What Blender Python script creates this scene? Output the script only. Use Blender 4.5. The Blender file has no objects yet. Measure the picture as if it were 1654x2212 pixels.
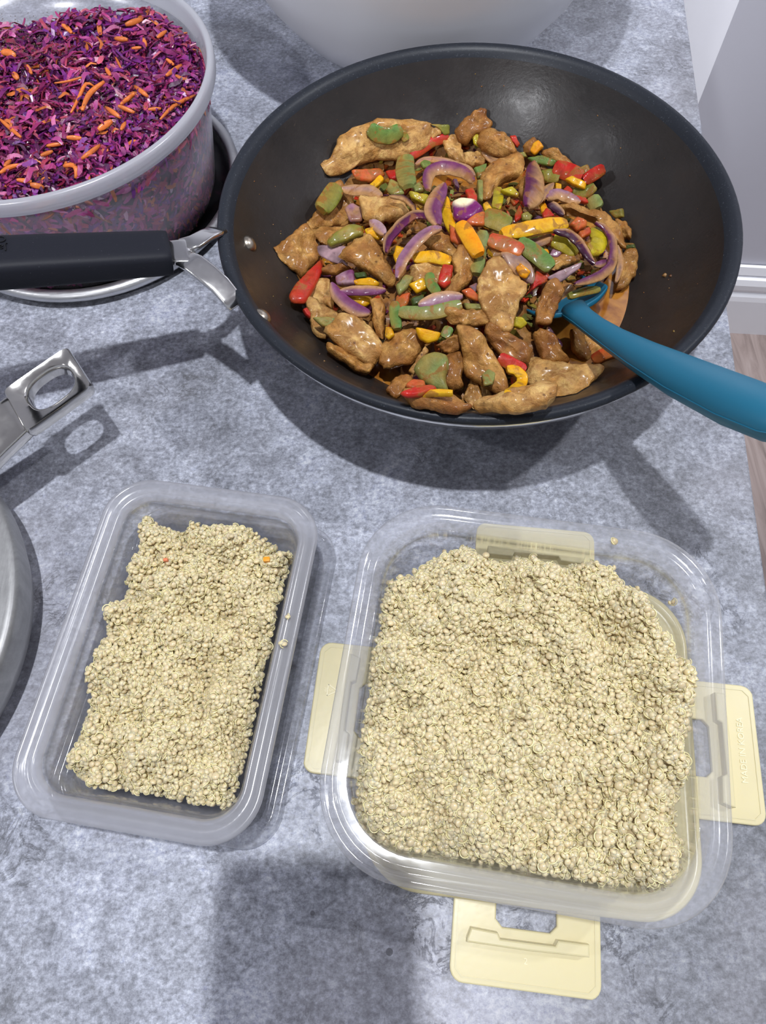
import bpy, bmesh, math, random
import numpy as np
from mathutils import Vector, Matrix, noise

random.seed(7); rng = np.random.default_rng(7)
SC = bpy.context.scene; COL = SC.collection

# ---------------------------------------------------------------- camera
FPX, TILT, ROLL, CH = 1525.0, math.radians(25.48), math.radians(-3.4), 0.377
_f = np.array([0, math.sin(TILT), -math.cos(TILT)]); _u = np.array([0, math.cos(TILT), math.sin(TILT)]); _r = np.array([1.0, 0, 0])
RT = math.cos(ROLL)*_r + math.sin(ROLL)*_u; UP = -math.sin(ROLL)*_r + math.cos(ROLL)*_u; FW = _f
CP = np.array([0, 0, CH])
cd = bpy.data.cameras.new('camera'); cam = bpy.data.objects.new('camera', cd); COL.objects.link(cam)
cd.sensor_fit = 'VERTICAL'; cd.sensor_height = 24.0; cd.lens = FPX/2212*24.0; cd.clip_start = 0.01; cd.clip_end = 50
m = Matrix.Identity(4)
for i in range(3):
    m[i][0], m[i][1], m[i][2], m[i][3] = RT[i], UP[i], -FW[i], CP[i]
cam.matrix_world = m; SC.camera = cam

# ---------------------------------------------------------------- world, lights, exposure
w = bpy.data.worlds.new('world'); SC.world = w; w.use_nodes = True
bgn = w.node_tree.nodes['Background']; bgn.inputs[0].default_value = (0.80, 0.84, 0.95, 1); bgn.inputs[1].default_value = 0.50
SC.view_settings.view_transform = 'Standard'; SC.view_settings.look = 'None'; SC.view_settings.exposure = -0.10; SC.view_settings.gamma = 1.0
SC.view_settings.use_curve_mapping = False
SC.cycles.max_bounces = 8; SC.cycles.transparent_max_bounces = 24; SC.cycles.caustics_reflective = False; SC.cycles.caustics_refractive = False
SC.cycles.use_denoising = True
def lamp(name, loc, watt, size, col=(1, .96, .93), aim=None, cone=150):
    l = bpy.data.lights.new(name, 'SPOT'); l.energy = watt; l.shadow_soft_size = size; l.color = col
    l.spot_size = math.radians(cone); l.spot_blend = .6
    o = bpy.data.objects.new(name, l); o.location = loc; COL.objects.link(o)
    if aim is not None: o.rotation_euler = (Vector(aim)-Vector(loc)).to_track_quat('-Z', 'Y').to_euler()
LIGHT = np.array((.02, .08, 1.6))
lamp('ceiling_spotlight', LIGHT, 84, .022, (.93, .955, 1))
lamp('ceiling_spotlight_far', (1.30, .40, 1.6), 54, .03, (.95, .96, 1))
lamp('wall_fill_spot', (-.25, 1.15, 1.6), 190, .03, (.95, .96, 1), (.85, 1.25, -.3), 44)  # unseen fill lamp, added to brighten the white wall return
lamp('bowl_fill_spot', (-.95, -1.25, 1.6), 105, .05, (.95, .96, 1), (.05, .92, .05), 20)  # added fill behind the camera, aimed to lift the dim white bowl
lamp('ceiling_spotlight_left', (-1.75, -.05, 1.6), 30, .05, (.95, .96, 1))

# ---------------------------------------------------------------- helpers
def ray(px, py):
    d = (px-827)*RT + (1106-py)*UP + FPX*FW
    return d/np.linalg.norm(d)
def un(px, py, z):
    d = ray(px, py); return CP + d*((z-CH)/d[2])
def onplane(px, py, p0, n):
    d = ray(px, py); return CP + d*(np.dot(p0-CP, n)/np.dot(d, n))
def V(a): return Vector((float(a[0]), float(a[1]), float(a[2])))
def obj(name, verts, faces, mats=None, parent=None, smooth=True, cols=None, midx=None):
    me = bpy.data.meshes.new(name)
    me.from_pydata([tuple(float(c) for c in v) for v in verts], [], [tuple(int(i) for i in f) for f in faces])
    if mats is not None:
        for mm in (mats if isinstance(mats, (list, tuple)) else [mats]): me.materials.append(mm)
    if midx is not None: me.polygons.foreach_set('material_index', [int(i) for i in midx])
    if smooth: me.polygons.foreach_set('use_smooth', [True]*len(me.polygons))
    if cols is not None:
        a = me.color_attributes.new('Col', 'FLOAT_COLOR', 'POINT')
        a.data.foreach_set('color', np.c_[np.array(cols, float), np.ones(len(cols))].ravel())
    me.validate(); me.update()
    if len(me.polygons) < 30000:
        bm = bmesh.new(); bm.from_mesh(me); bmesh.ops.recalc_face_normals(bm, faces=bm.faces); bm.to_mesh(me); bm.free()
    o = bpy.data.objects.new(name, me); COL.objects.link(o)
    if parent: o.parent = parent
    return o
def tag(o, label=None, cat=None, group=None, kind=None):
    if label: o['label'] = label
    if cat: o['category'] = cat
    if group: o['group'] = group
    if kind: o['kind'] = kind
    return o
def thing(name, label, cat, loc=(0, 0, 0), rz=0, group=None):
    o = bpy.data.objects.new(name, None); COL.objects.link(o); o.location = loc; o.rotation_euler = (0, 0, rz)
    o.empty_display_size = .02
    return tag(o, label, cat, group)
def sharp(o, ang=35):
    me = o.data
    try: me.set_sharp_from_angle(angle=math.radians(ang))
    except Exception: pass
    return o
def lathe(prof, n=96, closed=False):
    """profile of (radius, z); returns verts, faces"""
    vs, fs = [], []
    rings = []
    for r_, z in prof:
        if r_ < 1e-6: rings.append([len(vs)]); vs.append((0, 0, z))
        else:
            b = len(vs); rings.append(list(range(b, b+n)))
            for k in range(n): vs.append((r_*math.cos(2*math.pi*k/n), r_*math.sin(2*math.pi*k/n), z))
    for a, b in zip(rings[:-1], rings[1:]):
        for k in range(n):
            k2 = (k+1) % n
            if len(a) == 1 and len(b) == 1: continue
            if len(a) == 1: fs.append((a[0], b[k], b[k2]))
            elif len(b) == 1: fs.append((a[k], b[0], a[k2]))
            else: fs.append((a[k], b[k], b[k2], a[k2]))
    return vs, fs
def rr(wd, ln, rad, n=10):
    pts = []
    for cx, cy, a0 in ((wd/2-rad, ln/2-rad, 0), (-wd/2+rad, ln/2-rad, 90), (-wd/2+rad, -ln/2+rad, 180), (wd/2-rad, -ln/2+rad, 270)):
        for k in range(n+1):
            a = math.radians(a0+90*k/n); pts.append((cx+rad*math.cos(a), cy+rad*math.sin(a)))
    return pts
def loft(loops, cap0=True, cap1=True):
    vs, fs = [], []
    for L in loops: vs += L
    n = len(loops[0])
    for i in range(len(loops)-1):
        for k in range(n):
            k2 = (k+1) % n; fs.append((i*n+k, i*n+k2, (i+1)*n+k2, (i+1)*n+k))
    if cap0: fs.append(tuple(range(n-1, -1, -1)))
    if cap1: fs.append(tuple(range((len(loops)-1)*n, len(loops)*n)))
    return vs, fs
def rrloft(wd, ln, rad, prof, n=10, rmin=.006):
    return loft([[(x, y, z) for x, y in rr(wd-2*i, ln-2*i, max(rad-i*.75, rmin), n)] for i, z in prof])
def prism(poly, z0, z1, bev=0.0):
    """polygon extruded, small bevel at the top by insetting"""
    c = np.mean(np.array(poly), 0)
    def ins(d):
        P = np.array(poly); n = len(P); out = []
        for i in range(n):
            a, b, cc = P[i-1], P[i], P[(i+1) % n]
            e1 = (b-a)/np.linalg.norm(b-a); e2 = (cc-b)/np.linalg.norm(cc-b)
            n1 = np.array([-e1[1], e1[0]]); n2 = np.array([-e2[1], e2[0]])
            mm = n1+n2; mm = mm/max(.3, np.dot(mm, mm))*2
            out.append(b+mm*d)
        return out
    ar = sum(poly[i-1][0]*poly[i][1]-poly[i][0]*poly[i-1][1] for i in range(len(poly)))
    sgn = 1 if ar > 0 else -1
    if sgn < 0: poly = poly[::-1]
    if bev: L = [[(x, y, z0) for x, y in poly], [(x, y, z1-bev) for x, y in poly], [(x, y, z1-bev*.3) for x, y in ins(bev*.3)], [(x, y, z1) for x, y in ins(bev)]]
    else: L = [[(x, y, z0) for x, y in poly], [(x, y, z1) for x, y in poly]]
    return loft(L)
def merge(parts):
    vs, fs = [], []
    for v, f in parts:
        b = len(vs); vs += list(v); fs += [tuple(i+b for i in q) for q in f]
    return vs, fs
def xf(vf, M_):
    return [tuple(M_ @ Vector(v)) for v in vf[0]], vf[1]
def fbm(p, o=4): return noise.fractal(Vector(p), 1.0, 2.0, o, noise_basis='PERLIN_ORIGINAL')
def text_mesh(txt, size, depth, align='CENTER'):
    cu = bpy.data.curves.new('t', 'FONT'); cu.body = txt; cu.size = size; cu.extrude = depth; cu.align_x = align; cu.align_y = 'CENTER'; cu.resolution_u = 3
    o = bpy.data.objects.new('t', cu); COL.objects.link(o)
    dg = bpy.context.evaluated_depsgraph_get(); dg.update()
    me = bpy.data.meshes.new_from_object(o.evaluated_get(dg)); bpy.data.objects.remove(o)
    v = [tuple(x.co) for x in me.vertices]; f = [tuple(p.vertices) for p in me.polygons]
    return v, f

# ---------------------------------------------------------------- materials
def mat(name, col=(.5, .5, .5), rough=.5, metal=0, **kw):
    m_ = bpy.data.materials.new(name); m_.use_nodes = True
    b = m_.node_tree.nodes['Principled BSDF']
    b.inputs['Base Color'].default_value = (*col, 1); b.inputs['Roughness'].default_value = rough; b.inputs['Metallic'].default_value = metal
    for k, v in kw.items():
        b.inputs[k.replace('_', ' ')].default_value = v
    return m_
class NT:
    def __init__(s, m_): s.m = m_; s.t = m_.node_tree; s.b = s.t.nodes['Principled BSDF']
    def n(s, ty, **kw):
        x = s.t.nodes.new(ty)
        for k, v in kw.items():
            if k.startswith('i_'): x.inputs[k[2:].replace('_', ' ')].default_value = v
            else: setattr(x, k, v)
        return x
    def l(s, a, b): s.t.links.new(a, b)
    def coord(s, which='Object'): return s.n('ShaderNodeTexCoord').outputs[which]
    def noise(s, scale, detail=4, rough=.5, vec=None, dist=0, ntype='FBM'):
        x = s.n('ShaderNodeTexNoise'); x.noise_type = ntype; x.inputs['Scale'].default_value = scale; x.inputs['Detail'].default_value = detail
        x.inputs['Roughness'].default_value = rough; x.inputs['Distortion'].default_value = dist
        s.l(vec if vec is not None else s.coord(), x.inputs['Vector']); return x.outputs['Fac']
    def ramp(s, fac, stops):
        x = s.n('ShaderNodeValToRGB'); e = x.color_ramp.elements
        while len(e) < len(stops): e.new(.5)
        for i, (p, c) in enumerate(stops): e[i].position = p; e[i].color = (*c, 1) if len(c) == 3 else c
        s.l(fac, x.inputs[0]); return x.outputs[0]
    def mix(s, fac, a, b, mode='MIX'):
        x = s.n('ShaderNodeMix'); x.data_type = 'RGBA'; x.blend_type = mode
        for sock, v in ((x.inputs[0], fac), (x.inputs[6], a), (x.inputs[7], b)):
            if isinstance(v, (int, float)): sock.default_value = v
            elif isinstance(v, tuple): sock.default_value = (*v, 1)
            else: s.l(v, sock)
        return x.outputs[2]
    def bump(s, h, strength=.3, dist=.001, nrm=None):
        x = s.n('ShaderNodeBump'); x.inputs['Strength'].default_value = strength; x.inputs['Distance'].default_value = dist
        s.l(h, x.inputs['Height'])
        if nrm is not None: s.l(nrm, x.inputs['Normal'])
        return x.outputs[0]
    def set(s, k, v): s.l(v, s.b.inputs[k])
def g(v): return (v, v, v)

def concrete():
    m_ = mat('concrete_laminate', rough=.42); t = NT(m_); c = t.coord()
    big = t.noise(7, 6, .62, c, .6); mid = t.noise(38, 6, .7, c, .4); fine = t.noise(330, 6, .8, c)
    mp = t.n('ShaderNodeMapping'); mp.inputs['Rotation'].default_value = (0, 0, .12); mp.inputs['Scale'].default_value = (1, 1.7, 1); t.l(c, mp.inputs[0])
    streak = t.noise(260, 5, .75, mp.outputs[0], .3)
    base = t.ramp(big, [(.28, (.225, .232, .262)), (.5, (.345, .362, .425)), (.72, (.470, .492, .585))])
    base = t.mix(.7, base, t.ramp(mid, [(.30, g(.27)), (.5, g(.50)), (.68, g(.76))]), 'OVERLAY')
    base = t.mix(.55, base, t.ramp(streak, [(.34, g(.26)), (.52, g(.54)), (.68, g(.76))]), 'OVERLAY')
    pat = t.noise(120, 7, .75, c, .9); base = t.mix(.6, base, t.ramp(pat, [(.32, g(.30)), (.5, g(.5)), (.66, g(.76))]), 'OVERLAY')
    base = t.mix(.7, base, t.ramp(fine, [(.36, g(.20)), (.64, g(.78))]), 'OVERLAY')
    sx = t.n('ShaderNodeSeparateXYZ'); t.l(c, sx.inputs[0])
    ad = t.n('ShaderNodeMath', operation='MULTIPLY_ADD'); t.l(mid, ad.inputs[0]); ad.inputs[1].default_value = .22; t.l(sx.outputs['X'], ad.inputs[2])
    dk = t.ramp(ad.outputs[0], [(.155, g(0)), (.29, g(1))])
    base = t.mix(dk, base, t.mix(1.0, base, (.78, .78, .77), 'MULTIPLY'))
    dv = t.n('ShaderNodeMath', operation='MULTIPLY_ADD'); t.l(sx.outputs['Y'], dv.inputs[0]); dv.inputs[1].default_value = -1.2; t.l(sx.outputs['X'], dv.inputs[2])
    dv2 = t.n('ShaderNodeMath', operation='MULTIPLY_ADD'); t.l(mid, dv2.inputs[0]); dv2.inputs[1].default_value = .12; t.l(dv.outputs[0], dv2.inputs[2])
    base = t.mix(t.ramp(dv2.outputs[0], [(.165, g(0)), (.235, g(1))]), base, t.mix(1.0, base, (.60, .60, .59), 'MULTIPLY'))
    # warm stains
    base = t.mix(t.ramp(t.noise(4.3, 3, .5, c), [(.52, g(0)), (.75, g(.55))]), base, (.39, .37, .40))
    # small dark pits
    vo = t.n('ShaderNodeTexVoronoi'); vo.inputs['Scale'].default_value = 48; t.l(c, vo.inputs['Vector'])
    sz = t.n('ShaderNodeMath', operation='MULTIPLY'); t.l(vo.outputs['Color'], sz.inputs[0]); sz.inputs[1].default_value = 1.0
    lt = t.n('ShaderNodeMath', operation='LESS_THAN'); t.l(vo.outputs['Distance'], lt.inputs[0])
    p3 = t.n('ShaderNodeMath', operation='POWER'); t.l(sz.outputs[0], p3.inputs[0]); p3.inputs[1].default_value = 7.0
    p4 = t.n('ShaderNodeMath', operation='MULTIPLY'); t.l(p3.outputs[0], p4.inputs[0]); p4.inputs[1].default_value = .26; t.l(p4.outputs[0], lt.inputs[1])
    k = t.mix(t.noise(300, 2, .5, c), g(0), lt.outputs[0])
    base = t.mix(t.mix(.3, lt.outputs[0], g(0)), base, (.10, .10, .115))
    # crease / crack relief patches
    rid = t.noise(52, 8, .72, c, .8, 'FBM')
    ab = t.n('ShaderNodeMath', operation='SUBTRACT'); t.l(rid, ab.inputs[0]); ab.inputs[1].default_value = .5
    ab2 = t.n('ShaderNodeMath', operation='ABSOLUTE'); t.l(ab.outputs[0], ab2.inputs[0])
    crk = t.ramp(ab2.outputs[0], [(0, g(1)), (.030, g(0))])
    msk = t.ramp(t.noise(13, 5, .65, c), [(.53, g(0)), (.63, g(1))])
    cm = t.mix(1.0, crk, msk, 'MULTIPLY')
    base = t.mix(t.mix(.75, g(0), cm), base, (.10, .10, .108))
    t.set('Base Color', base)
    h = t.mix(.5, fine, streak); h = t.mix(.6, h, t.mix(1.0, g(1), cm, 'SUBTRACT'))
    t.set('Normal', t.bump(h, .42, .0007))
    t.set('Roughness', t.ramp(streak, [(.3, g(.34)), (.7, g(.55))]))
    return m_
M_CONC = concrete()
M_EDGE = mat('worktop_edge', (.16, .165, .18), .5)
def paint(name, col, sc=60):
    m_ = mat(name, col, .6); t = NT(m_); t.set('Normal', t.bump(t.noise(sc*8, 3), .08, .0006)); return m_
M_WALL = paint('wall_paint_grey', (.60, .60, .665)); M_WALLW = paint('wall_paint_white', (.86, .86, .90)); M_SKIRT = paint('skirting_gloss', (.88, .89, .93))
def wood():
    m_ = mat('floor_laminate', rough=.45); t = NT(m_); c = t.coord()
    mp = t.n('ShaderNodeMapping'); mp.inputs['Scale'].default_value = (9, .9, 1); mp.inputs['Rotation'].default_value = (0, 0, .6); t.l(c, mp.inputs[0])
    a = t.noise(5, 6, .62, mp.outputs[0], 1.2)
    t.set('Base Color', t.ramp(a, [(.3, (.175, .135, .122)), (.5, (.275, .218, .200)), (.7, (.335, .275, .255))]))
    t.set('Normal', t.bump(a, .15, .001)); return m_
M_FLOOR = wood()
def steel(name, col=(.62, .61, .60), rough=.18, brushed=0):
    m_ = mat(name, col, rough, 1.0); t = NT(m_)
    if brushed:
        mp = t.n('ShaderNodeMapping'); mp.inputs['Scale'].default_value = (1, 1, 1) if brushed == 1 else (1, 30, 1); t.l(t.coord(), mp.inputs[0])
        a = t.noise(120, 5, .6, mp.outputs[0]); t.set('Roughness', t.ramp(a, [(.3, g(rough*.7)), (.7, g(min(1, rough*1.5)))]))
        t.set('Normal', t.bump(a, .12, .0004))
    return m_
M_STEEL = steel('polished_steel', (.70, .69, .68), .16, 1); M_STEELB = steel('brushed_steel', (.60, .60, .61), .36, 2); M_CAST = steel('cast_steel', (.66, .645, .62), .13, 1)
M_RIVET = steel('rivet_steel', (.50, .44, .36), .30)
def nonstick():
    m_ = mat('nonstick', (.018, .016, .016), .34); t = NT(m_); c = t.coord()
    n1 = t.noise(16, 5, .65, c); n2 = t.noise(420, 4, .6, c); sp = t.noise(110, 5, .72, c, .3)
    base = t.ramp(n1, [(.35, (.016, .0135, .0125)), (.62, (.026, .021, .019)), (.8, (.034, .024, .018))])
    base = t.mix(t.ramp(sp, [(.68, g(0)), (.74, g(.8))]), base, (.085, .06, .042))
    t.set('Base Color', base)
    t.set('Roughness', t.ramp(t.noise(45, 5, .7, c), [(.35, g(.27)), (.6, g(.40)), (.75, g(.55))]))
    t.set('Normal', t.bump(t.mix(.35, n2, sp), .22, .0008)); return m_
M_NS = nonstick()
def rimmat():
    m_ = mat('rim_coating', (.018, .020, .027), .40); t = NT(m_); c = t.coord()
    sp = t.noise(900, 3, .6, c); t.set('Base Color', t.ramp(sp, [(.62, (.018, .021, .028)), (.78, (.10, .11, .13))]))
    t.set('Normal', t.bump(t.noise(700, 3, .6, c), .12, .0004)); return m_
M_RIM = rimmat(); M_RIM.node_tree.nodes['Principled BSDF'].inputs['Specular IOR Level'].default_value = .22
def gripm():
    m_ = mat('soft_black_grip', (.012, .013, .018), .52, Specular_IOR_Level=.18); t = NT(m_); c = t.coord()
    sp = t.noise(1100, 2, .5, c); t.set('Base Color', t.ramp(sp, [(.70, (.012, .013, .019)), (.82, (.08, .08, .10))]))
    t.set('Normal', t.bump(t.noise(900, 3, .6, c), .15, .0004)); return m_
M_GRIP = gripm(); M_GRIPTXT = mat('grip_lettering', (.008, .008, .010), .3)
M_TEAL = mat('teal_silicone', (.007, .125, .215), .45)
t_ = NT(M_TEAL); t_.set('Normal', t_.bump(t_.noise(600, 3, .6), .06, .0004))
M_WHITE = mat('white_bowl', (.90, .89, .90), .30)
M_YEL = mat('cream_yellow_plastic', (.72, .64, .38), .28)
t_ = NT(M_YEL); t_.b.inputs['Subsurface Weight'].default_value = .15; t_.b.inputs['Subsurface Radius'].default_value = (.004, .003, .001); t_.b.inputs['Subsurface Scale'].default_value = 1
t_.set('Normal', t_.bump(t_.noise(260, 2, .5), .05, .0006))
M_YEL2 = mat('cream_yellow_emboss', (.90, .83, .58), .22)
M_BLACK = mat('black_lacquer', (.012, .012, .014), .25)
def plastic(name, cloud, col, rough=.08, spec=1.0, frost=0.0):
    """thin clear plastic sheet: transparent, a glossy skin by fresnel, and a milky part that scatters both ways"""
    m_ = bpy.data.materials.new(name); m_.use_nodes = True; nt = m_.node_tree; nt.nodes.clear()
    N = nt.nodes.new; L = nt.links.new
    out = N('ShaderNodeOutputMaterial'); tr = N('ShaderNodeBsdfTransparent'); gl = N('ShaderNodeBsdfGlossy'); df = N('ShaderNodeBsdfDiffuse'); tl = N('ShaderNodeBsdfTranslucent')
    tr.inputs[0].default_value = (.975, .978, .985, 1); gl.inputs['Roughness'].default_value = rough; gl.inputs[0].default_value = (spec, spec, spec, 1)
    df.inputs[0].default_value = (*col, 1); tl.inputs[0].default_value = (*col, 1)
    dm = N('ShaderNodeMixShader'); dm.inputs[0].default_value = .5; L(df.outputs[0], dm.inputs[1]); L(tl.outputs[0], dm.inputs[2])
    lw = N('ShaderNodeLayerWeight'); lw.inputs[0].default_value = .5
    # more milk is crossed at grazing angles
    mr = N('ShaderNodeMapRange'); mr.inputs[1].default_value = 0; mr.inputs[2].default_value = 1; mr.inputs[3].default_value = cloud; mr.inputs[4].default_value = min(.95, cloud*2.0)
    pw = N('ShaderNodeMath'); pw.operation = 'POWER'; L(lw.outputs['Facing'], pw.inputs[0]); pw.inputs[1].default_value = 2.5; L(pw.outputs[0], mr.inputs[0])
    m1 = N('ShaderNodeMixShader'); L(mr.outputs[0], m1.inputs[0]); L(tr.outputs[0], m1.inputs[1]); L(dm.outputs[0], m1.inputs[2])
    p5 = N('ShaderNodeMath'); p5.operation = 'POWER'; L(lw.outputs['Facing'], p5.inputs[0]); p5.inputs[1].default_value = 4.5
    fr = N('ShaderNodeMath'); fr.operation = 'MULTIPLY_ADD'; L(p5.outputs[0], fr.inputs[0]); fr.inputs[1].default_value = .6; fr.inputs[2].default_value = .055
    m2 = N('ShaderNodeMixShader'); L(fr.outputs[0], m2.inputs[0]); L(m1.outputs[0], m2.inputs[1]); L(gl.outputs[0], m2.inputs[2])
    tc = N('ShaderNodeTexCoord'); no = N('ShaderNodeTexNoise'); no.inputs['Scale'].default_value = 55; L(tc.outputs['Object'], no.inputs['Vector'])
    bp = N('ShaderNodeBump'); bp.inputs['Strength'].default_value = .10; bp.inputs['Distance'].default_value = .002; L(no.outputs['Fac'], bp.inputs['Height']); L(bp.outputs[0], gl.inputs['Normal'])
    L(m2.outputs[0], out.inputs[0]); return m_
M_MILK = plastic('milky_plastic', .13, (.70, .69, .70), .16)
M_MILK_RIM = plastic('milky_rim', .40, (.68, .68, .72), .22)
M_CLEAR = plastic('clear_plastic', .035, (.85, .86, .90), .06)
M_CLEAR_RIM = plastic('clear_rim', .22, (.85, .86, .92), .10)
M_SLAWBOX = plastic('frosted_plastic', .17, (.74, .73, .78), .22)
M_SLAWRIM = plastic('frosted_rim', .72, (.72, .73, .78), .25)
def food(name, rough=.35, speck=None, nstr=.35, scale=220, sss=.0, coat=.0, vary=.5, sauce=0.0, fib=0, sr=(.47, .58), spec=.3, crough=.18, bd=.0016):
    m_ = mat(name, rough=rough); t = NT(m_); c = t.coord()
    a = t.n('ShaderNodeAttribute'); a.attribute_name = 'Col'
    col = a.outputs['Color']
    n1 = t.noise(scale, 6, .7, c, .3); n0 = t.noise(scale*.5, 5, .65, c, .5)
    col = t.mix(vary, col, t.ramp(n1, [(.28, g(.22)), (.5, g(.5)), (.72, g(.72))]), 'OVERLAY')
    if sauce: col = t.mix(t.ramp(n0, [(sr[0], g(0)), (sr[1], g(sauce))]), col, (.27, .105, .020))
    if speck:
        v = t.n('ShaderNodeTexVoronoi'); v.inputs['Scale'].default_value = 210; t.l(c, v.inputs['Vector'])
        col = t.mix(t.mix(1.0, t.ramp(v.outputs['Distance'], [(.10, g(.85)), (.22, g(0))]), t.ramp(t.noise(60, 3, .6, c), [(.52, g(0)), (.62, g(1))]), 'MULTIPLY'), col, speck)
    t.set('Base Color', col)
    t.set('Normal', t.bump(t.mix(.5, n1, n0), nstr, bd))
    t.b.inputs['Subsurface Weight'].default_value = sss; t.b.inputs['Subsurface Radius'].default_value = (.004, .002, .001); t.b.inputs['Subsurface Scale'].default_value = 1
    t.b.inputs['Coat Weight'].default_value = coat; t.b.inputs['Coat Roughness'].default_value = crough
    t.b.inputs['Specular IOR Level'].default_value = spec
    return m_
M_CHICK = food('cooked_chicken', .48, (.10, .035, .012), 1.0, 200, .05, .18, .95, .65, bd=.0032)
M_PEP = food('soft_pepper', .34, None, .55, 190, .0, .25, .6, .75, sr=(.545, .60), spec=.15, crough=.1)
M_ONION = food('cooked_onion', .32, None, .35, 170, .0, .3, .6, .60, sr=(.56, .62), spec=.2, crough=.1)
M_SCRAP = food('sauce_scraps', .35, None, .6, 260, .0, .4, .8, .3)
M_CAB = food('shredded_cabbage', .34, None, .25, 300, .15, .3, .4)
M_CARROT = food('carrot_shred', .4, None, .3, 400, .15, .2, .5)
M_SPICE = mat('ground_pepper', (.13, .085, .05), .7)
def saucem():
    m_ = mat('oily_curry_sauce', (.42, .15, .018), .16); t = NT(m_); c = t.coord()
    n = t.noise(70, 5, .6, c, .4); t.set('Base Color', t.ramp(n, [(.3, (.20, .060, .010)), (.55, (.42, .17, .025)), (.75, (.55, .27, .06))]))
    t.set('Normal', t.bump(n, .2, .0012)); t.b.inputs['Coat Weight'].default_value = .8; t.b.inputs['Coat Roughness'].default_value = .08; return m_
M_SAUCE = saucem()

# ---------------------------------------------------------------- the setting
E0 = np.array([.2105, .1245]); ED = np.array([.152, .988]); ED = ED/np.linalg.norm(ED); EN = np.array([ED[1], -ED[0]])
def wt(a, b): p = E0 + ED*a + EN*b; return (float(p[0]), float(p[1]))
def bevel_slab(poly, z0, z1, b, name, mats, kind_='structure'):
    v, f = prism(poly, z0, z1, b)
    o = obj(name, v, f, mats, smooth=False); return o
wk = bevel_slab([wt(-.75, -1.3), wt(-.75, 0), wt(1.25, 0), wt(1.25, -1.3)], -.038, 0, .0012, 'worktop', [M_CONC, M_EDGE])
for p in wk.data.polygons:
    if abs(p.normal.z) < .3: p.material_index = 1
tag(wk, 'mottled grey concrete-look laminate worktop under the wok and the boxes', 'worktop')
bevel = obj('base_unit', *prism([wt(-.7, -1.25), wt(-.7, -.03), wt(1.2, -.03), wt(1.2, -1.25)], -.9, -.038), paint('cabinet_paint', (.5, .5, .53)), smooth=False)
tag(bevel, 'plain grey base cabinet carrying the concrete-look worktop', 'cabinet')
fl = obj('floor', *prism([(-3, -2.5), (3.5, -2.5), (3.5, 4), (-3, 4)], -.94, -.9), M_FLOOR, smooth=False); fl['kind'] = 'structure'
WP = np.array([.85, 1.012]); WN2 = -ED; WD = EN      # wall face runs along EN, faces the camera
def wallpt(px, py):
    n = np.array([WN2[0], WN2[1], 0]); P = onplane(px, py, np.array([WP[0], WP[1], 0]), n); return np.dot(P[:2]-WP, WD), P[2]
s_c = wallpt(1558, 100)[0]
def wl(s, d): p = WP + WD*s + ED*d; return (float(p[0]), float(p[1]))
wb = obj('wall_back', *prism([wl(s_c, .002), wl(2.4, .002), wl(2.4, 1.6), wl(s_c, 1.6)], -.9, 1.62), [M_WALL, M_WALLW], smooth=False); wb['kind'] = 'structure'
for p in wb.data.polygons:
    if abs(np.dot(np.array(p.normal)[:2], WD)) > .8: p.material_index = 1
hall = obj('wall_left', *prism([wl(-2.8, .55), wl(s_c-.001, .55), wl(s_c-.001, .7), wl(-2.8, .7)], -.9, 1.62), M_WALLW, smooth=False); hall['kind'] = 'structure'
# skirting board with moulded top on the back wall
zt = [wallpt(1654, y)[1] for y in (574, 590, 597, 618, 627, 641)]
def skirt(name, f0, f1):
    prof = [(0, zt[0]), (-.006, zt[0]-.001), (-.009, zt[1]), (-.0055, (zt[1]+zt[2])/2), (-.0135, zt[2]), (-.0165, (zt[2]+zt[3])/2), (-.0155, zt[3]), (-.0095, zt[4]), (-.0165, zt[4]-.006), (-.018, zt[5]), (-.018, -.9), (0, -.9)]
    vs = [(*f0(d), z) for d, z in prof] + [(*f1(d), z) for d, z in prof]; n = len(prof)
    fs = [(i, (i+1) % n, n+(i+1) % n, n+i) for i in range(n)] + [tuple(range(n)), tuple(range(2*n-1, n-1, -1))]
    o = obj(name, vs, fs, M_SKIRT, smooth=False); o['kind'] = 'structure'; return o
skirt('baseboard_back', lambda d: wl(s_c-.018, d), lambda d: wl(2.4, d))
ce = obj('ceiling', *prism([(-3, -2.5), (3.5, -2.5), (3.5, 4), (-3, 4)], 1.62, 1.66), paint('ceiling_paint', (.82, .82, .83)), smooth=False); ce['kind'] = 'structure'

# ---------------------------------------------------------------- wok
WC = np.array([.064, .334]); WR = .150; WH = .085
wokprof = [(0, .0045), (.05, .0046), (.062, .0062), (.075, .0115), (.090, .0205), (.105, .0325), (.118, .0455), (.128, .0575), (.1355, .0685), (.1395, .0765)]
def wz(r_):
    return float(np.interp(r_, [p[0] for p in wokprof]+[.16], [p[1] for p in wokprof]+[.10]))
wok = thing('wok', 'large black non-stick wok with polished steel outside holding the chicken stir-fry', 'wok', (WC[0], WC[1], 0))
inner = wokprof + [(.1410, .0795)]
obj('cooking_surface', *lathe(inner, 128), M_NS, wok)
rim = [(.1410, .0795), (.1430, .0825), (.1455, .0845), (.1480, .0850), (.1495, .0838), (.1500, .0820), (.1492, .0802), (.1480, .0796)]
obj('rim', *lathe(rim, 128), M_RIM, wok)
outer = [(.1478, .0800), (.1482, .0780), (.1474, .0755), (.1440, .068), (.1372, .0575), (.1270, .0450), (.1140, .0310), (.0985, .0180), (.0830, .0085), (.0700, .0028), (.066, .0005), (.064, 0), (0, 0)]
obj('steel_shell', *lathe(outer, 128), M_STEEL, wok)
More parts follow.
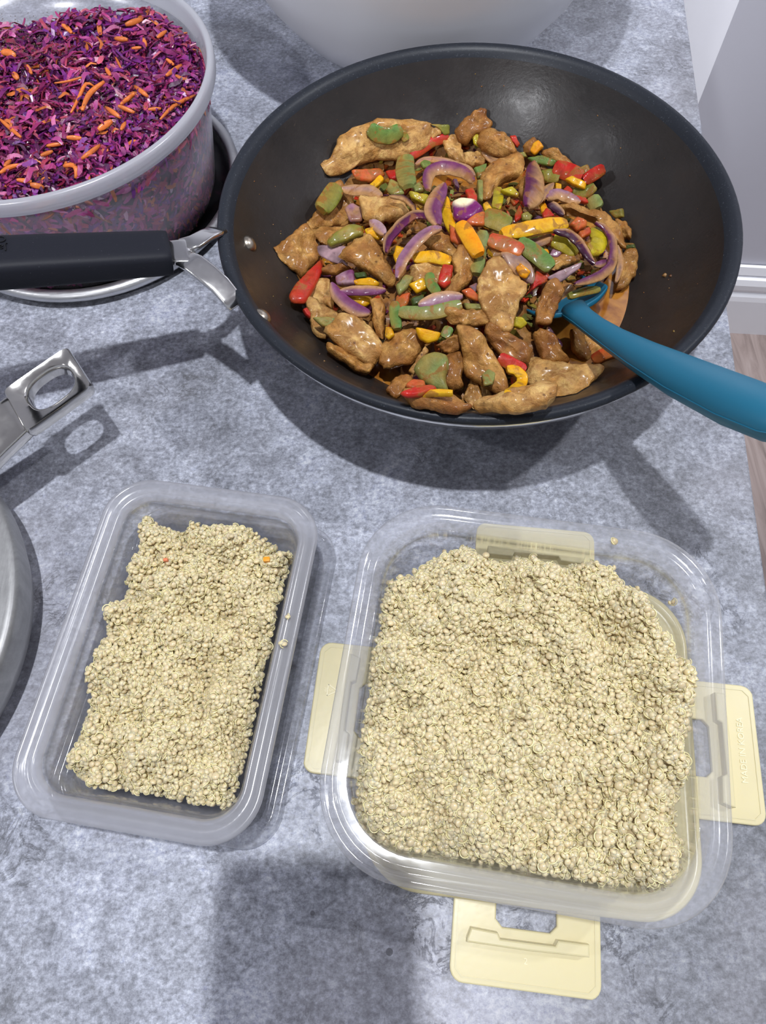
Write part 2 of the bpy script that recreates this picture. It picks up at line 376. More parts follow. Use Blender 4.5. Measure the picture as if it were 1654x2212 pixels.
# handle: forked steel bracket riveted to the wall, black grip
hd = un(366, 545, .091)[:2] - WC; HA = math.atan2(hd[1], hd[0])     # handle direction seen from the wok centre
ge = un(0, 566, .108)
def P3(px, py, z): p = un(px, py, z); return np.array([p[0]-WC[0], p[1]-WC[1], z])
def barloft(secs, mats, name, parent, smooth=True):
    """sections: list of (centre, side vector, up vector, n superellipse); closed loft"""
    L = []
    for c, s, u_, e in secs:
        loop = []
        for k in range(24):
            a = 2*math.pi*k/24; ca, sa = math.cos(a), math.sin(a)
            loop.append(tuple(c + s*(abs(ca)**e)*np.sign(ca) + u_*(abs(sa)**e)*np.sign(sa)))
        L.append(loop)
    v, f = loft(L); return obj(name, v, f, mats, parent, smooth)
g0 = P3(366, 546, .0925); g1 = P3(0, 568, .110); gd = (g1-g0)/np.linalg.norm(g1-g0); gs = np.cross(gd, [0, 0, 1]); gs /= np.linalg.norm(gs); gu = np.cross(gs, gd)
def gsec(t, a, b, e=.45): return (g0+gd*t, gs*a, gu*b, e)
grip = barloft([gsec(-.0005, .0105, .0065), gsec(0, .0114, .0074), gsec(.004, .0117, .0078), gsec(.03, .0122, .0082), gsec(.07, .0128, .0090), gsec(.11, .0132, .0092), gsec(.145, .0125, .0085), gsec(.155, .010, .006), gsec(.157, .006, .003)], M_GRIP, 'grip', wok)
v, f = text_mesh('Jamie\nOliver', .0062, .00025, 'LEFT')
top0 = g0 + gd*(np.linalg.norm(g1-g0)*.932) + gu*.00935 + gs*.0035
gt = -gs
Mx = Matrix(((gd[0], gt[0], gu[0], top0[0]), (gd[1], gt[1], gu[1], top0[1]), (gd[2], gt[2], gu[2], top0[2]), (0, 0, 0, 1)))
lt_ = obj('lettering', *xf((v, f), Mx @ Matrix.Rotation(math.pi if False else 0, 4, 'Z')), M_GRIPTXT, grip, False); tag(lt_, 'name debossed in two lines on the grip')
# forked bracket: a tongue out of the grip and two arms riveted to the wall
def flatbar(pts, half, parent=None):
    L = []
    P = [P3(x, y, z) for x, y, z, w_ in pts]
    for i, p in enumerate(P):
        d = P[min(i+1, len(P)-1)]-P[max(i-1, 0)]; d /= np.linalg.norm(d); sd0 = np.cross(d, [0, 0, 1]); sd0 /= np.linalg.norm(sd0); up0 = np.cross(sd0, d)
        w_ = pts[i][3]*.5/FPX*np.linalg.norm(p+np.array([WC[0], WC[1], 0])-CP)
        L.append([tuple(p+sd0*w_*(abs(math.cos(a))**.35)*np.sign(math.cos(a))+up0*half*(abs(math.sin(a))**.45)*np.sign(math.sin(a))) for a in np.linspace(0, 2*math.pi, 24, endpoint=False)])
    return loft(L)
parts = [flatbar([(350, 546, .0920, 56), (380, 545, .0922, 60), (402, 544, .0918, 64), (418, 543, .0905, 58)], .0017),
         flatbar([(392, 532, .0918, 36), (420, 524, .0912, 38), (446, 508, .0895, 34), (462, 501, .0865, 36), (470, 498, .0835, 40)], .0016),
         flatbar([(392, 556, .0918, 40), (420, 570, .0912, 46), (448, 592, .0898, 46), (476, 616, .0870, 44), (496, 640, .0835, 42), (513, 660, .0805, 42)], .0016)]
obj('handle_bracket', *merge(parts), M_STEEL, wok)
def wokhit(px, py, off=0.0):
    d = ray(px, py)
    for k in np.arange(.2, .8, .0004):
        P = CP+d*k; r_ = np.hypot(P[0]-WC[0], P[1]-WC[1])
        if r_ < .143 and P[2] < wz(r_)+off: return P
    return un(px, py, .01)
for i, (x, y) in enumerate(((539, 527), (567, 683))):
    P = wokhit(x, y); r2 = np.hypot(*(P[:2]-WC)); s1 = (wz(r2+.002)-wz(r2-.002))/.004
    rad_ = np.array([*((P[:2]-WC)/r2), 0]); n = -rad_*s1+np.array([0, 0, 1]); n /= np.linalg.norm(n)
    q = Vector(n).to_track_quat('Z', 'Y').to_matrix().to_4x4(); q.translation = V(P-np.array([WC[0], WC[1], 0])+n*.0002)
    obj('rivet', *xf(lathe([(0, .0030), (.0018, .0028), (.0036, .0020), (.0048, .0008), (.0052, -.0004)], 24), q), M_RIVET, wok)

# ---------------------------------------------------------------- stir-fry
def wzz(x, y): return wz(math.hypot(x-WC[0], y-WC[1]))
FC = np.array([.058, .318])
def mound(x, y):
    d2 = (x-FC[0])**2+(y-FC[1])**2
    return max(wzz(x, y)+.003, .054-2.2*d2)
def hit(px, py, fn, off=0.0):
    d = ray(px, py); k = .22; last = None
    while k < .8:
        P = CP+d*k
        if math.hypot(P[0]-WC[0], P[1]-WC[1]) < .143 and P[2] <= fn(P[0], P[1])+off: return P
        k += .0006
    return un(px, py, .03)
def mnormal(P, fn, e=.012):
    gx = (fn(P[0]+e, P[1])-fn(P[0]-e, P[1]))/(2*e); gy = (fn(P[0], P[1]+e)-fn(P[0], P[1]-e))/(2*e)
    n = np.array([-gx, -gy, 1.0]); return n/np.linalg.norm(n)
CROP = dict(A=(560, 220, 3.76), B=(960, 220, 3.596), C=(560, 560, 3.76), D=(960, 560, 3.596), E=(860, 220, 5.513), F=(1080, 440, 5.169), P=(0, 0, 1), S=(0, 0, 3.063))
def cv(c, pts): a, b, s = CROP[c]; return [(a+x/s, b+y/s) for x, y in pts]
def resample(pts, n, closed=True):
    P = np.array(pts, float); Q = np.vstack([P, P[:1]]) if closed else P
    L = np.r_[0, np.cumsum(np.hypot(*np.diff(Q, axis=0)[:, :2].T))]
    tt = np.linspace(0, L[-1], n, endpoint=not closed)
    return np.stack([np.interp(tt, L, Q[:, i]) for i in range(Q.shape[1])], 1)
def smoothpath(P, it=2, closed=False):
    for _ in range(it):
        if closed: P = .5*P+.25*(np.roll(P, 1, 0)+np.roll(P, -1, 0))
        else: P = np.vstack([P[:1], .25*P[:-2]+.5*P[1:-1]+.25*P[2:], P[-1:]])
    return P
def colvar(c, s): return np.clip(np.array(c)*(1+rng.uniform(-s, s)), 0, 1)
LEV = .0042
def blob(name, m_, pxpoly, lev, T, cols, rough=.0022, fib=.0008, tilt=None, N=56, jag=.0012, dome=7.0, base=None, fn=mound, grow=1.12):
    cx, cy = np.mean(np.array(pxpoly), 0); P0 = hit(cx, cy, fn, lev*LEV+.002)
    n = mnormal(P0, fn); cdir = (CP-P0)/np.linalg.norm(CP-P0); n = n*.6+cdir*.4
    if tilt is not None: n = n+np.array(tilt)
    n /= np.linalg.norm(n)
    B = resample(pxpoly, N); B = np.array([cx, cy])+(B-np.array([cx, cy]))*grow; B = smoothpath(B, 1, True)
    W3 = np.array([onplane(x, y, P0, n) for x, y in B]); C0 = W3.mean(0)
    sd = rng.uniform(0, 50, 3); ax = W3[np.argmax(np.linalg.norm(W3-C0, axis=1))]-C0; L0 = np.linalg.norm(ax); ax /= L0; bx = np.cross(n, ax)
    S = [1.0, .985, .93, .82, .68, .52, .36, .18]; vs = []; cs = []
    c1, c2 = np.array(cols[0]), np.array(cols[1])
    for side in (1, -1):
        for s in (S if side == 1 else [.9, .5]):
            for k in range(N):
                p = C0+(W3[k]-C0)*s
                j = fbm(tuple(W3[k]*260+sd), 3)*jag*(s > .7); e = (W3[k]-C0); e /= np.linalg.norm(e)
                la, lb = np.dot(p-C0, ax), np.dot(p-C0, bx)
                h = T*.5*(max(0, 1-s**dome))**.5*side
                d = fbm((la*70+sd[0], lb*70+sd[1], side), 3)*rough*1.6+fbm((la*80+sd[1], lb*230+sd[2], 0), 3)*fib
                if side == 1 or s < 1: vs.append(p+e*j+n*(h+d*(1 if s < .99 else .3)))
                q = .5+.9*fbm((la*110+sd[2], lb*110, 3), 3)+(.25 if s > .95 else 0); q = min(1, max(0, q))
                cs.append(c1*(1-q)+c2*q)
        vs.append(C0+n*side*T*.5+n*fbm(tuple(sd), 3)*rough); cs.append(c1)
    nt, nb = len(S), 2; fs = []
    for i in range(nt-1):
        for k in range(N): k2 = (k+1) % N; fs.append((i*N+k, i*N+k2, (i+1)*N+k2, (i+1)*N+k))
    ct = nt*N
    for k in range(N): fs.append(((nt-1)*N+k, (nt-1)*N+(k+1) % N, ct))
    b0 = ct+1
    for k in range(N): fs.append((k, b0+k, b0+(k+1) % N, (k+1) % N)); fs.append((b0+k, b0+N+k, b0+N+(k+1) % N, b0+(k+1) % N)); fs.append((b0+N+k, b0+2*N, b0+N+(k+1) % N))
    vs = np.array(vs)
    for i in range(len(vs)):   # nothing goes through the pan
        zz = wzz(vs[i][0], vs[i][1])+.0006
        if vs[i][2] < zz: vs[i][2] = zz
    return obj(name, vs, fs, m_, cols=cs)
def strip(name, m_, pxpath, wpx, lev, T, cols, kind='flat', taper=.35, arch=0.0, roll=0.0, flip=1, fn=mound, zs=None, parent=None, K=None, wide=1.38, edge_side=1):
    n_ = K or max(8, int(len(pxpath)*5)); pth = resample(pxpath, n_, False); pth = smoothpath(pth, 3)
    P = np.array([hit(x, y, fn, lev*LEV+.002) for x, y in pth])
    zc = smoothpath(P, 6); P = np.array([onplane(x, y, q, (CP-q)/np.linalg.norm(CP-q)) for (x, y), q in zip(pth, zc)])
    dep = np.linalg.norm(P-CP, axis=1).mean(); W = wpx*wide/FPX*dep
    T3 = np.gradient(P, axis=0); T3 /= np.linalg.norm(T3, axis=1)[:, None]
    nn = mnormal(P[len(P)//2], fn); cdir = (CP-P.mean(0)); cdir /= np.linalg.norm(cdir); nn = nn*.5+cdir*.5; nn /= np.linalg.norm(nn)
    K2 = 16; vs = []; cs = []; sd = rng.uniform(0, 50, 3)
    cA, cB = np.array(cols[0]), np.array(cols[1])
    for i in range(n_):
        u_ = i/(n_-1); tp = 1-taper*abs(2*u_-1)**3
        if u_ < .001 or u_ > .999: tp *= .72
        s = np.cross(T3[i], nn); s /= np.linalg.norm(s); up = np.cross(s, T3[i]); 
        if np.dot(up, nn) < 0: up = -up
        cr, sr = math.cos(roll), math.sin(roll); s, up = s*cr+up*sr, -s*sr+up*cr
        ew = .5*W*tp
        for k in range(K2):
            a = 2*math.pi*k/K2; ca, sa = math.cos(a), math.sin(a)
            xx = (abs(ca)**.5)*np.sign(ca); yy = (abs(sa)**.42)*np.sign(sa)
            crown = (1-xx*xx)*W*(.09 if kind == 'crescent' else .22)*(1 if kind == 'crescent' else (.12 if kind == 'flat' else .14))
            p = P[i]+s*ew*xx+up*(T*.5*yy+crown*flip)+nn*arch*math.sin(math.pi*u_)
            p = p+up*fbm(tuple(p*200+sd), 2)*.0006
            vs.append(p)
            q = .5+.5*xx*2.6; q = min(1, max(0, q+.5*fbm(tuple(p*120+sd), 2)))
            if sa < -.3: q = 1 if kind == 'crescent' else q
            cc0 = cA*(1-q)+cB*q
            if kind == 'crescent':
                q3 = min(1, max(0, (xx*edge_side-.25)/.3+.4*fbm(tuple(p*150+sd), 2)))*.85; cc0 = cc0*(1-q3)+np.array((.46, .25, .105))*q3
            cs.append(cc0)
    fs = []
    for i in range(n_-1):
        for k in range(K2): k2 = (k+1) % K2; fs.append((i*K2+k, i*K2+k2, (i+1)*K2+k2, (i+1)*K2+k))
    fs.append(tuple(range(K2-1, -1, -1))); fs.append(tuple(range((n_-1)*K2, n_*K2)))
    if fn is mound:
        for i in range(len(vs)):
            zz = wzz(vs[i][0], vs[i][1])+.0006
            if vs[i][2] < zz: vs[i][2] = zz
    return sharp(obj(name, vs, fs, m_, parent, cols=cs), 38)

# sauce: pool held by the bowl of the wok, and the coarse scraps the big pieces lie on
v, f = lathe([(0, .0305), (.05, .0305), (.088, .0304), (.1018, .0305), (.1030, .0302)], 96)
v = [(x, y, z+.0005*fbm((x*60, y*60, 0), 2) if x*x+y*y < .009 else z) for x, y, z in v]
so = obj('sauce_pool', v, f, M_SAUCE); so.location = (WC[0], WC[1], 0)
tag(so, 'glossy orange-brown curry sauce pooled low in the wok around the food', 'sauce', kind='stuff')
FOODOUT = np.array([un(x, y, .045)[:2] for x, y in [(600, 540), (690, 470), (705, 365), (760, 275), (930, 275), (1035, 250), (1130, 310), (1300, 385), (1345, 480), (1370, 540), (1365, 600), (1300, 640), (1200, 690), (1190, 760), (1290, 800), (1200, 860), (1000, 880), (880, 860), (800, 790), (700, 740), (640, 650)]])
def inpoly(x, y, P):
    c = False; j = len(P)-1
    for i in range(len(P)):
        if (P[i][1] > y) != (P[j][1] > y) and x < (P[j][0]-P[i][0])*(y-P[i][1])/(P[j][1]-P[i][1])+P[i][0]: c = not c
        j = i
    return c
def edgedist(x, y, P):
    A = np.asarray(P); B = np.roll(A, -1, 0); p = np.array([x, y]); d = B-A
    t = np.clip(((p-A)*d).sum(1)/(d*d).sum(1), 0, 1); return float(np.min(np.hypot(*(A+d*t[:, None]-p).T)))
# bed of scraps
FO = np.array([hit(x, y, mound)[:2] for x, y in [(618, 540), (700, 470), (735, 400), (790, 330), (900, 300), (1000, 290), (1060, 290), (1150, 335), (1280, 400), (1320, 480), (1345, 540), (1340, 590), (1260, 640), (1180, 690), (1170, 750), (1250, 800), (1190, 845), (1000, 868), (900, 850), (830, 760), (740, 740), (670, 650)]])
NB_ = 150; FB = resample(FO, NB_); FB = smoothpath(FB, 3, True); FBc = FB.mean(0); vs = []; cs = []; fs = []
RS = np.r_[np.linspace(1, .9, 5), np.linspace(.87, .03, 34)]
for s_ in RS:
    for k in range(NB_):
        x, y = FBc+(FB[k]-FBc)*s_; e = min(1, (1-s_)/.12)
        z = wzz(x, y)+(mound(x, y)-.0045-wzz(x, y))*e**.5+(.006*fbm((x*85, y*85, 0), 4)+.0022*fbm((x*300, y*300, 3), 2))*e
        vs.append((x, y, max(z, wzz(x, y)+.0008)))
        q = .5+1.2*fbm((x*150, y*150, 5), 3); q = min(1, max(0, q)); cs.append(np.array((.16, .055, .012))*(1-q)+np.array((.40, .20, .06))*q)
for i in range(len(RS)-1):
    for k in range(NB_): k2 = (k+1) % NB_; fs.append((i*NB_+k, i*NB_+k2, (i+1)*NB_+k2, (i+1)*NB_+k))
fs.append(tuple(range((len(RS)-1)*NB_, len(RS)*NB_)))
sb = obj('sauce_coated_scraps', vs, fs, M_SCRAP, cols=cs)
tag(sb, 'thick bed of sauce-coated scraps beneath the chicken and peppers in the wok', 'scraps', kind='stuff')

CH1, CH2 = (.55, .295, .078), (.33, .130, .024); CHP = ((.64, .395, .140), (.44, .210, .050)); CHB = ((.42, .190, .042), (.21, .070, .013))
G_CH, G_PP, G_ON = 'chicken pieces in the wok', 'pepper pieces in the wok', 'red onion slices in the wok'
chicken = [
 ('A', [(530,520),(620,440),(690,270),(880,190),(980,150),(1080,170),(1200,160),(1360,190),(1340,350),(1200,440),(1100,470),(980,460),(810,500),(700,575),(590,585)], 2, 9, 1, 'largest pale chicken slab at the top left of the food, under a green pepper curl'),
 ('A', [(130,1190),(240,1110),(360,1000),(440,1080),(480,1250),(340,1410),(190,1290)], 1.2, 6, 0, 'ragged chicken piece farthest left, above the big red pepper wedge'),
 ('A', [(390,1020),(450,920),(560,700),(640,660),(750,790),(720,990),(600,1010),(420,1040)], .6, 6, 0, 'smooth chicken flap against the left slope, under the mossy green strip'),
 ('A', [(390,1080),(500,1030),(600,1010),(740,1010),(650,1110),(560,1150)], 1.2, 5, 0, 'thin brown chicken tongue left of the lumpy green pepper chunk'),
 ('A', [(650,1260),(780,1150),(900,1100),(1000,1250),(1100,1440),(1050,1500),(900,1380),(760,1310)], 2, 8, 0, 'long torn chicken piece running down left of the lilac onion ribbon'),
 ('A', [(830,810),(1000,780),(1130,790),(1200,880),(1130,940),(980,975),(860,950)], 2, 8, 1, 'short square chicken chunk left of the yellow pepper cube'),
 ('E', [(540,480),(620,400),(690,400),(740,500),(760,620),(800,750),(650,700),(570,600)], 2.6, 6, 1, 'upright pale chicken leaf touching the end of the long red strip'),
 ('E', [(680,350),(800,200),(950,100),(1050,100),(1040,200),(1105,250),(1090,320),(960,400),(880,420),(830,500),(760,480),(690,390)], 2.2, 11, 2, 'topmost chicken chunk, browned and crusty, at the far edge of the food'),
 ('E', [(960,500),(1000,380),(1110,320),(1280,400),(1400,580),(1360,660),(1220,660),(1130,620),(1000,580)], 3, 9, 0, 'rounded chicken chunk with a dark nick, right below the topmost chunk'),
 ('E', [(1000,1100),(1000,900),(1100,790),(1300,680),(1450,660),(1480,740),(1440,860),(1250,950),(1150,1030),(1080,1130)], 3, 8, 0, 'big slanted chicken slice left of the upright purple onion wedge'),
 ('E', [(780,630),(960,590),(1030,700),(1000,760),(880,780),(800,740)], 1.8, 7, 1, 'small chicken cube between the pale leaf and the slanted slice'),
 ('E', [(320,370),(380,300),(500,320),(500,400),(440,440),(350,470)], 1.5, 7, 1, 'small whitish chicken nub right of the largest slab'),
 ('B', [(610,350),(700,280),(760,370),(700,420),(620,410)], 1.8, 8, 2, 'reddish chicken nub at the upper right edge by the orange crumb'),
 ('B', [(750,400),(850,360),(970,450),(1000,500),(900,490),(800,440)], 1.4, 6, 0, 'chicken sliver lying behind the crossed red pepper strips'),
 ('F', [(620,20),(800,30),(1000,80),(1150,130),(1290,230),(1350,350),(1380,490),(1280,430),(1200,300),(1100,200),(900,130),(720,90)], 2.4, 6, 0, 'long curved chicken strip ending in a point at the right edge'),
 ('F', [(1290,180),(1400,200),(1460,280),(1450,400),(1380,380),(1310,280)], 1.0, 6, 0, 'frayed chicken corner outside the long curved strip on the right'),
 ('F', [(1340,600),(1420,530),(1500,540),(1530,660),(1500,800),(1400,920),(1290,950),(1330,830),(1350,720)], 1.2, 7, 0, 'rightmost chicken piece leaning on the bare pan wall'),
 ('F', [(540,600),(750,560),(880,590),(870,650),(750,690),(620,740),(560,700)], 2.2, 6, 0, 'chicken sliver between the bright green strip and the silvery onion'),
 ('F', [(540,870),(620,850),(690,930),(700,990),(640,1120),(560,1330),(400,1320),(420,1130),(470,1000)], 3.6, 7, 2, 'chicken finger lying across the teal spatula blade'),
 ('D', [(380,0),(300,120),(260,230),(300,380),(400,500),(460,550),(520,530),(560,330),(630,250),(610,200),(520,120),(440,20)], 3.2, 7, 1, 'large smooth pale chicken slab pointing down, left of the spatula blade'),
 ('P', [(975,560),(990,535),(1008,533),(1022,570),(1018,605),(990,630),(965,645),(952,628),(985,600)], 2.4, 7, 0, 'curved brown chicken piece right of the small pink-red pepper tab'),
 ('A', [(1330,1130),(1450,1060),(1560,1140),(1620,1220),(1590,1270),(1450,1210),(1380,1180)], 1.6, 7, 0, 'grainy chicken strip right of the upper end of the lilac onion ribbon'),
 ('P', [(890,580),(930,570),(975,574),(980,606),(950,630),(910,625),(888,600)], 1.4, 7, 1, 'broad pale chicken piece beneath the slim yellow strip and pink-red tab'),
 ('C', [(500,160),(560,170),(600,300),(590,400),(480,350),(400,300),(440,230)], .8, 6, 1, 'smooth pale chicken panel right of the big red pepper wedge'),
 ('C', [(385,310),(450,330),(560,400),(640,440),(620,560),(540,640),(450,600),(410,480)], 1.4, 8, 1, 'chicken piece on the lower left slope carrying a flat green tab'),
 ('C', [(540,600),(600,540),(660,460),(780,480),(900,560),(1000,700),(1000,770),(920,850),(820,820),(700,740)], 2, 10, 1, 'big smooth chicken slab at the lower left above the sauce pool'),
 ('C', [(560,700),(700,740),(820,830),(920,870),(880,920),(780,900),(640,800),(560,750)], .8, 7, 0, 'fibrous chicken strip under the big lower left slab, touching the sauce'),
 ('C', [(910,340),(990,320),(1020,420),(1010,560),(1000,640),(950,600),(920,470)], 2.2, 8, 0, 'narrow upright chicken finger right of the purple onion hoop'),
 ('C', [(1010,690),(1090,600),(1250,580),(1330,640),(1310,740),(1220,850),(1020,880),(985,820)], 1.0, 7, 0, 'broad chicken piece with black specks above the sauce pool'),
 ('C', [(1220,900),(1290,790),(1350,700),(1370,760),(1290,860),(1260,940)], 1.6, 6, 1, 'slim pale chicken edge left of the large olive pepper curl'),
 ('D', [(0,760),(120,730),(150,800),(130,920),(150,980),(60,1020),(0,940)], 1.8, 9, 2, 'knobbly chicken lump right of the large olive pepper curl'),
 ('D', [(110,540),(200,540),(300,600),(370,740),(450,860),(480,960),(450,1050),(330,990),(170,900),(150,720)], 3, 10, 0, 'tall chicken slab with a green scrap on its lower end, front centre'),
 ('D', [(320,570),(350,500),(430,540),(520,600),(620,640),(660,720),(640,800),(520,790),(420,730)], 2, 9, 2, 'crusty chicken chunk in front of the large pale slab'),
 ('D', [(20,380),(160,390),(300,400),(380,470),(300,510),(150,520),(60,490),(0,440)], 2.4, 7, 0, 'flat torn chicken strip left of the large pale slab, with yellow bits'),
 ('D', [(640,840),(700,780),(900,820),(1210,830),(1150,930),(980,1090),(820,1060),(700,990),(650,950)], 1.4, 8, 1, 'largest front chicken slab with a straight right corner near the rim'),
 ('D', [(270,1130),(440,1080),(620,1010),(780,970),(860,980),(850,1050),(720,1130),(560,1170),(260,1165)], 2, 7, 1, 'long pointed chicken slice nearest the rim in front'),
 ('D', [(690,590),(760,560),(850,600),(900,720),(960,780),(930,810),(820,810),(760,780),(720,700)], .8, 9, 2, 'shaded chicken chunk under the spatula blade'),
 ('D', [(980,560),(1100,560),(1270,660),(1200,720),(1090,790),(1020,750),(1000,680)], -1.5, 6, 0, 'half-shaded chicken piece in the sauce under the spatula neck'),
 ('C', [(1040,1060),(1100,970),(1200,950),(1240,1000),(1180,1080),(1100,1120)], 1.0, 7, 2, 'brown chicken nub rising from the right end of the sauce pool'),
 ('C', [(1170,1090),(1350,1110),(1560,1120),(1700,1190),(1600,1225),(1400,1200),(1250,1170)], 1.6, 7, 2, 'dark fibrous chicken strip along the rim at the front left'),
 ('D', [(150,1080),(200,960),(260,1010),(290,1100),(230,1150)], 1.2, 6, 1, 'pale chicken scrap wedged below the tall front slab, left half'),
 ('D', [(270,1010),(330,990),(365,1070),(300,1110)], 1.2, 5, 1, 'pale chicken scrap wedged below the tall front slab, right half'),
 ('C', [(1440,700),(1540,640),(1640,600),(1640,720),(1540,770)], 1.8, 7, 2, 'folded brown chicken scrap right of the cupped yellow pepper'),
 ('C', [(500,100),(640,120),(740,90),(720,70),(560,60)], .8, 5, 2, 'brown chicken edge peeking out below the grey-lilac onion petal'),
 ('B', [(820,1180),(960,1160),(1060,1220),(960,1260),(850,1240)], 1.0, 6, 2, 'sauce-brown chicken crumb inside the big onion ring'),
 ('B', [(240,420),(300,370),(350,400),(330,450),(260,470)], 1.0, 6, 2, 'dark chicken crumb below the rounded chunk with the nick'),
 ('E', [(1440,960),(1500,900),(1560,1010),(1560,1150),(1480,1180),(1430,1100)], 1.4, 6, 0, 'chicken shard hugging the left side of the upright purple onion wedge'),
]
ct = {0: (CH1, CH2), 1: CHP, 2: CHB}
for c, poly, lev, T, k, lab in chicken:
    o = blob('chicken_piece', M_CHICK, cv(c, poly), lev, T*.001, [colvar(x, .06) for x in ct[k]], tilt=rng.uniform(-.14, .14, 3))
    tag(o, lab, 'chicken', G_CH)
RED = ((.46, .018, .012), (.38, .050, .015)); ORR = ((.50, .070, .022), (.45, .120, .025)); YEL = ((.74, .35, .006), (.62, .34, .012)); YGR = ((.46, .36, .012), (.34, .26, .02))
ORY = ((.76, .26, .006), (.66, .30, .012)); GRN = ((.10, .19, .040), (.17, .17, .035)); OLV = ((.17, .17, .026), (.26, .19, .035)); DGR = ((.035, .06, .012), (.08, .09, .02)); LGR = ((.18, .22, .065), (.27, .20, .05))
PC = dict(red=RED, oran=ORR, yel=YEL, ygr=YGR, ory=ORY, grn=GRN, olv=OLV, dgr=DGR, lgr=LGR)
